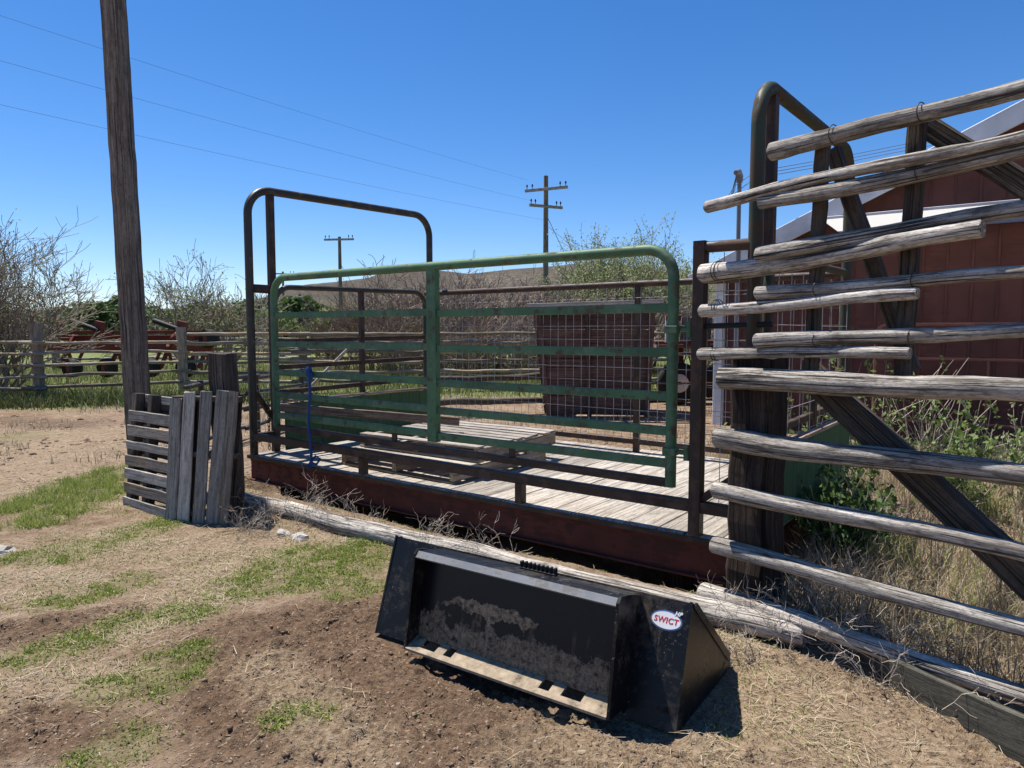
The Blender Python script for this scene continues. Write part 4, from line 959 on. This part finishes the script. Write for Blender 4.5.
# distant leafy trees
def leafy_tree(mat, seed, h, w, n):
    rg = random.Random(seed); o = thing('leafy_tree', '', 'tree', (0, 0, 0), 'trees along the foot of the hills')
    mb = MB(); tips = []
    for k in range(4):
        a_ = rg.uniform(0, 6.28); grow(mb, Vector((0, 0, -.1)), Vector((math.cos(a_)*.3, math.sin(a_)*.3, 1)).normalized(), h*.55, .16, 2, rg, tips, 0, .6, (3, 4), 4, .18, .03)
    mb.build('trunk', 'bark', o)
    P_ = []
    for k in range(16):
        a_ = rg.uniform(0, 6.28); rr = w*.38*math.sqrt(rg.random()); z = h*rg.uniform(.22, .86); c_ = np.array([rr*math.cos(a_)*(1.2-z/h*.6), rr*math.sin(a_)*(1.2-z/h*.6), z])
        m_ = n//16; v_ = nrng.normal(size=(m_, 3)); v_ /= np.linalg.norm(v_, axis=1)[:, None]; P_.append(c_+v_*(nrng.random((m_, 1))**.4)*np.array([w*.2, w*.2, h*.13])*rg.uniform(.7, 1.25))
    leaves('crown', np.concatenate(P_), .42, mat, o, 1.4); return o
tp3 = [leafy_tree('treeleaf', 1, 5.5, 5.5, 1500), leafy_tree('treeleaf2', 2, 4.8, 5.2, 1400), leafy_tree('treeleaf', 3, 4.2, 6.0, 1400)]
labs = ['dark green leafy tree at the foot of the brown hills', 'light yellow-green spring tree at the foot of the brown hills', 'low broad dark green tree at the foot of the brown hills']
n_t = 0
for i in range(54):
    y = rng.uniform(62, 130); px = rng.uniform(-20, 470) if i < 28 else rng.uniform(470, 740) if i < 34 else rng.uniform(-30, 330); x = (px-512)/700*y
    k = rng.choice((0, 0, 1, 2)); pr = tp3[k]
    if n_t < 3: k = n_t; pr = tp3[k]; c = pr
    else: c = copy_tree(pr)
    n_t += 1; s_ = rng.uniform(.7, 1.25)*(.7+y/200); c.location = (x, y, -.3); c.rotation_euler = (0, 0, rng.uniform(0, 6.28)); c.scale = (s_, s_, s_*rng.uniform(.75, 1.0)); c['label'] = labs[k]

for x, y, s_ in ((-13.4, 41, .62), (-11.2, 43, .58), (-9.0, 42, .66), (-6.6, 44, .6), (-15.6, 45, .6), (-4.6, 47, .6)):
    c = copy_tree(tp3[1]); c.location = (x, y, -.2); c.scale = (s_, s_, s_*1.05); c.rotation_euler = (0, 0, rng.uniform(0, 6)); c['label'] = 'light yellow-green leafy clump just beyond the leafless thicket'; c['group'] = 'green clumps beyond the thicket'; c['category'] = 'bush'

# ------------------------------------------------------------------ grass, straw, clods
class Lut:
    def __init__(s, ar): s.a = ar
    def __call__(s, x, y):
        i = min(nx-2, max(0, int(np.searchsorted(xs, x))-1)); j = min(ny-2, max(0, int(np.searchsorted(ys, y))-1))
        u = (x-xs[i])/(xs[i+1]-xs[i]); v = (y-ys[j])/(ys[j+1]-ys[j]); a = s.a
        return (a[j, i]*(1-u)+a[j, i+1]*u)*(1-v)+(a[j+1, i]*(1-u)+a[j+1, i+1]*u)*v
L_h = Lut(vs_ground[:, :, 2]); L_g = Lut(at_g); L_s = Lut(at_s); L_d = Lut(at_d); L_f = Lut(at_f); L_p = Lut(at_p)
def scatter(n, x0, x1, y0, y1, dens, near=0):
    out = []; tr = 0
    while len(out) < n and tr < n*40:
        tr += 1; x = rng.uniform(x0, x1); y = rng.uniform(y0, y1)
        if near and rng.random() > (near/max(near, y))**1.2: continue
        s_, t_ = scale_st(x, y)
        if -.35 < s_ < 5.3 and -.03 < t_ < 2.7: continue
        b_ = Vector((x, y, 0))-BO
        if -.05 < b_.dot(BE) < 1.78 and -.02 < b_.dot(BN) < .76: continue
        if rng.random() < dens(x, y): out.append((x, y, L_h(x, y)-.004))
    return np.array(out)
def gd(x, y): return L_g(x, y)**1.3*(.10+.90*sstep(-.12, .22, fbm(x, y, 6, 12)))*(.3+.7*sstep(-.1, .2, fbm(x, y, 17, 19)))
p = scatter(26000, -5.6, 0, 2.2, 8.9, gd); n = len(p)
tall = np.array([1.7 if x < -3.8 else 1.0 for x in p[:, 0]])
kind(blades('green_grass', p, nrng.uniform(.012, .045, n)*tall*np.where(tall > 1, 1.5, 1), nrng.uniform(.003, .007, n), 'grass', .75, .8), 'stuff')
p = scatter(16000, -5.6, 0, 2.2, 8.0, gd); n = len(p); p[:, 2] += nrng.uniform(.004, .022, n)
kind(leaves('low_clover', p, .011, 'grass', elong=1.3), 'stuff')
p = scatter(8000, -5.5, 1.5, 2.0, 7.5, lambda x, y: .15*(1-L_d(x, y))*(fbm(x, y, 1.3, 40) > .02)); n = len(p)
kind(blades('sparse_green_shoots', p, nrng.uniform(.012, .035, n), nrng.uniform(.003, .006, n), 'grass', .6, .6), 'stuff')
p = scatter(13000, -5.5, 1.5, 2.0, 7.5, lambda x, y: .2*(1-L_d(x, y))*(fbm(x, y, 1.3, 40) > .02)); n = len(p); p[:, 2] += nrng.uniform(.004, .015, n)
kind(leaves('scattered_clover', p, .010, 'grass', elong=1.3), 'stuff')
p = scatter(24000, -5.2, 3.4, 1.9, 8.5, lambda x, y: (.08+.92*L_s(x, y))*(.15+.85*sstep(-.15, .2, fbm(x, y, 4, 66)))*(1-.9*L_d(x, y))); n = len(p); p[:, 2] += nrng.uniform(.004, .02, n)
kind(blades('straw_litter', p, .02+.12*nrng.random(n)**2, nrng.uniform(.0012, .0034, n), 'straw', lie=True), 'stuff')
p = scatter(22000, -4.2, 2.4, 1.8, 6.5, lambda x, y: (.05+.95*L_d(x, y)+.18*L_p(x, y))*(.06+.94*sstep(-.12, .22, fbm(x, y, 5, 15))), 2.5); n = len(p); p[:, 2] -= .002
kind(clods('soil_clods', p, (.0025+.011*nrng.random(n)**3), 'clod'), 'stuff')
p = scatter(30000, -5.2, 2.6, 1.8, 7.5, lambda x, y: .55+.45*(fbm(x, y, 2, 23) > 0), 3); n = len(p); p[:, 2] += .006
kind(blades('ground_litter', p, nrng.uniform(.004, .022, n), nrng.uniform(.002, .007, n), 'litter', lie=True), 'stuff')
p = scatter(1300, -4.2, 2.2, 1.8, 6.0, lambda x, y: .5, 2.5); n = len(p); p[:, 2] -= .002
kind(clods('pebbles', p, .002+.009*nrng.random(n)**3, 'pebble'), 'stuff')
# tall dry grass behind the right fence
def dg(x, y):
    f_ = Vector((x, y, 0))-FO
    if f_.dot(FN) < .30 or f_.dot(FW) > 3.6: return 0
    b_ = Vector((x, y, 0))-CO
    if b_.dot(CV) > -.25: return 0
    return (.35+.65*(fbm(x, y, 1.5, 50) > -.12))*(1-.75*sstep(7.5, 10, y))
p = scatter(24000, 1.3, 7.5, 2.2, 10, dg, 4); n = len(p)
hh_ = nrng.uniform(.18, .55, n)*np.array([.75+.5*max(-.6, fbm(x, y, .9, 60)) for x, y, z in p])
kind(blades('dry_grass', p, hh_, nrng.uniform(.003, .008, n), 'drygrass', .45, .9), 'stuff')
p = scatter(2600, 1.4, 5.5, 3.0, 8.5, lambda x, y: dg(x, y)*sstep(.0, .25, fbm(x, y, 1.1, 77))); n = len(p)
kind(blades('green_weed_grass', p, nrng.uniform(.12, .38, n), nrng.uniform(.006, .014, n), 'grass', .5, .9), 'stuff')
# field grass and rank growth along the far fence
p = scatter(24000, -22, 8, 13.5, 34, lambda x, y: L_f(x, y)*(.5+.5*(fbm(x, y, .5, 31) > -.1)), 17); n = len(p)
kind(blades('field_grass', p, nrng.uniform(.15, .42, n), nrng.uniform(.012, .03, n), 'field', .45, .6), 'stuff')
p = scatter(9000, -16, -5, 12.6, 17.0, lambda x, y: math.exp(-((y-(16.0+(x+11)*.3-.6))/.7)**2)); n = len(p)
kind(blades('rank_grass', p, nrng.uniform(.08, .42, n), nrng.uniform(.012, .028, n), 'rank', .6, .8), 'stuff')
p = scatter(7000, -22, 8, 13.5, 32, lambda x, y: L_f(x, y), 17); n = len(p)
kind(blades('dry_field_grass', p, nrng.uniform(.15, .45, n), nrng.uniform(.01, .022, n), 'drygrass', .5, .7), 'stuff')
p = scatter(12000, -14, 4, 7.5, 15.5, lambda x, y: (1-L_f(x, y))*(.25+.75*(fbm(x, y, 1.2, 88) > -.05)), 9); n = len(p); p[:, 2] += .008
kind(blades('yard_litter', p, nrng.uniform(.02, .09, n), nrng.uniform(.006, .022, n), 'litter', lie=True), 'stuff')
p = scatter(5000, -14, 4, 7.0, 15.5, lambda x, y: (1-L_f(x, y))*(fbm(x, y, .9, 98) > .0), 9); n = len(p); p[:, 2] += .008
kind(blades('yard_straw', p, nrng.uniform(.05, .25, n), nrng.uniform(.003, .009, n), 'straw', lie=True), 'stuff')
p = scatter(3000, -14, 4, 7.0, 15.5, lambda x, y: (1-L_f(x, y))*(fbm(x, y, .7, 78) > .05), 9); n = len(p)
kind(clods('yard_clods', p, .008+.035*nrng.random(n)**3, 'clod'), 'stuff')
p = scatter(3500, -9, 6, 8.5, 15.5, lambda x, y: .3*(fbm(x, y, .8, 91) > .05)); n = len(p)
kind(blades('yard_grass', p, nrng.uniform(.04, .16, n), nrng.uniform(.006, .014, n), 'drygrass', .5, .6), 'stuff')

p = scatter(7000, 1.2, 4.2, 2.0, 5.6, lambda x, y: (lambda q: 1.0 if .18 < q.dot(FN) < 1.1 and q.dot(FW) < .3 else 0)(Vector((x, y, 0))-FO)); n = len(p)
kind(blades('matted_dry_grass', p, nrng.uniform(.08, .34, n), nrng.uniform(.0025, .006, n), 'drygrass', .8, 1.2), 'stuff')
# weeds one can tell apart
def leafy_weed(label, x, y, h, w, n, mat, seed, sz=.05, stems=7):
    rg = random.Random(seed); loc = Vector((x, y, ground_h(x, y)-.02)); o = thing('leafy_weed', label, 'weed', loc)
    mb = MB(); tips = []
    for k in range(stems):
        a_ = rg.uniform(0, 6.28); l_ = rg.uniform(.05, w)
        grow(mb, loc+Vector((rg.gauss(0, .05), rg.gauss(0, .05), 0)), Vector((math.cos(a_)*math.sin(l_), math.sin(a_)*math.sin(l_), math.cos(l_))), h*rg.uniform(.6, .95), .007, 1, rg, tips, 0, .5, (3, 5), 5, .15, .003)
    mb.build('stems', 'dryweed', o)
    allp = np.array(mb.v); ix = nrng.integers(0, len(allp), n); P_ = allp[ix]+nrng.normal(0, sz*.7, (n, 3)); P_ = P_[P_[:, 2] > loc.z+.04]
    leaves('leaves', P_, sz, mat, o, 1.5)
leafy_weed('tall green vine-like weed by the right fence post, in front of the red barn', 3.38, 6.6, 1.35, .18, 900, 'leafbright', 1, .036)
leafy_weed('bushy bright green weed between the right fence rails and the red pipe gate', 3.95, 6.1, .95, .45, 1500, 'leafbright', 2, .036, 12)
leafy_weed('green weed just right of the thick dark fence post, behind the diagonal brace', 2.55, 6.0, 1.2, .22, 800, 'leafbright', 3, .034)
leafy_weed('low dark green weed left of the diagonal fence brace', 2.30, 4.75, .58, .8, 1700, 'leafdark', 4, .036, 20)
leafy_weed('low dark green weed under the middle rails, right of the dark fence post', 2.5, 5.2, .5, .9, 1700, 'leafdark', 5, .034, 20)
leafy_weed('sparse reddish-stemmed weed in front of the red pipe gate', 4.15, 7.0, 1.15, .4, 350, 'leafdark', 6, .025, 12)
leafy_weed('grey-green weed at the right edge before the red barn', 4.75, 6.4, .85, .5, 900, 'willow', 7, .03, 12)

def dry_weed(label, x, y, h, seed, lean=.9, stems=9, dz=0, r=.0032, rad=.12):
    return shrub('dry_weed', label, 'dry weed', (x, y, ground_h(x, y)+dz), h, stems, 2, 'dryweed', seed, lean, r, kids=(3, 4), spread=.75, minr=.0012, jit=.42, rad=rad)
dry_weed('curly dry weed in front of the red beam, below the blue rope', -1.72, 5.88, .48, 1, .8, 10)
dry_weed('spreading dry weed before the red beam, left of the curly one', -2.12, 6.12, .42, 2, 1.0, 9)
dry_weed('wiry dry weed before the red beam, right of the curly one', -1.25, 5.66, .38, 3, 1.0, 9)
dry_weed('dry weed with long twigs behind the left end of the loader bucket', -.62, 5.22, .42, 4, .9, 10)
dry_weed('low dry weed with arching stems behind the middle of the loader bucket', -.15, 4.88, .36, 5, 1.1, 9)
dry_weed('small curl of dry weed on the pole behind the oval sticker', .80, 4.16, .2, 6, .8, 4)
dry_weed('dry twigs beside the right end of the loader bucket', 1.22, 3.42, .3, 7, 1.1, 7)
dry_weed('matted dry twigs caught on the lowest rail of the right fence', 1.68, 3.62, .42, 8, 1.3, 22, .06, .003, .25)
dry_weed('tangle of dry twigs behind the lowest rails, right of the dark fence post', 1.95, 3.95, .55, 9, 1.2, 24, 0, .0035, .3)
dry_weed('dark dry twigs on the ground in front of the leaning pallets', -2.1, 5.75, .32, 10, 1.3, 24, 0, .003, .2)

dry_weed('loose dry twigs sticking through the lower rails above the grey-green plank', 1.98, 3.12, .40, 11, 1.2, 22, 0, .0035, .25)
dry_weed('wiry dry twigs leaning out over the lowest rail end by the dark post', 1.46, 3.98, .42, 12, 1.1, 20, 0, .0035, .2)
def rock(label, x, y, s_, seed, mat='stone', sq=(1, 1, .6)):
    import bmesh
    bm = bmesh.new(); bmesh.ops.create_icosphere(bm, subdivisions=2, radius=1)
    for v in bm.verts:
        k = 1+.5*mnoise.noise(v.co*1.2+Vector((seed*7, 0, 0)))+.25*mnoise.noise(v.co*2.5+Vector((0, seed*3, 0)))
        v.co = Vector((v.co.x*sq[0], v.co.y*sq[1], v.co.z*sq[2]))*k*s_
    me = bpy.data.meshes.new('rock'); bm.to_mesh(me); bm.free()
    tag(link_mesh(me, 'rock', mat, None, (x, y, L_h(x, y)+s_*.05)), label, 'rock')
rock('flat white stone at the left edge on the grass', -3.87, 5.15, .11, 1, 'stone', (1.3, 1, .4))
rock('larger grey stone just in front of the long pole', -1.70, 5.50, .075, 2)
rock('smaller grey stone left of the larger one in front of the long pole', -1.86, 5.58, .06, 3)

# ------------------------------------------------------------------ light, sky, camera
EL = R(67); AZ = math.atan2(-.77, .64)
sd = Vector((math.cos(EL)*math.sin(AZ), math.cos(EL)*math.cos(AZ), math.sin(EL)))
ld = bpy.data.lights.new('sun', 'SUN'); ld.energy = 5.0; ld.angle = R(.53); ld.color = (1, .955, .89)
lo = bpy.data.objects.new('sun', ld); COL.objects.link(lo); lo.rotation_euler = sd.to_track_quat('Z', 'Y').to_euler(); lo.location = sd*30
w = bpy.data.worlds.new('World'); SC.world = w; w.use_nodes = True
nt = w.node_tree; bg = nt.nodes['Background']; sk = nt.nodes.new('ShaderNodeTexSky'); sk.sky_type = 'NISHITA'; sk.sun_disc = False
sk.sun_elevation = EL; sk.sun_rotation = AZ; sk.altitude = 1500; sk.air_density = 1.0; sk.dust_density = .3; sk.ozone_density = 3.0
hs = nt.nodes.new('ShaderNodeHueSaturation'); hs.inputs['Saturation'].default_value = 1.30; nt.links.new(sk.outputs[0], hs.inputs['Color'])
tn = nt.nodes.new('ShaderNodeMix'); tn.data_type = 'RGBA'; tn.blend_type = 'MULTIPLY'; tn.inputs[0].default_value = 1; tn.inputs[7].default_value = (1.06, 1.0, 1.09, 1); nt.links.new(hs.outputs[0], tn.inputs[6])
nt.links.new(tn.outputs[2], bg.inputs[0]); bg.inputs[1].default_value = .092
cd = bpy.data.cameras.new('camera'); cam = bpy.data.objects.new('camera', cd); COL.objects.link(cam); SC.camera = cam
cd.sensor_width = 36; cd.lens = 700/1024*36; cd.clip_end = 12000; cd.clip_start = .05
cam.location = (0, 0, 1.65); cam.rotation_euler = (math.pi/2-math.atan(53/700), 0, 0)
SC.view_settings.view_transform = 'Standard'; SC.view_settings.look = 'None'; SC.view_settings.exposure = .62; SC.view_settings.gamma = 1
SC.render.film_transparent = False
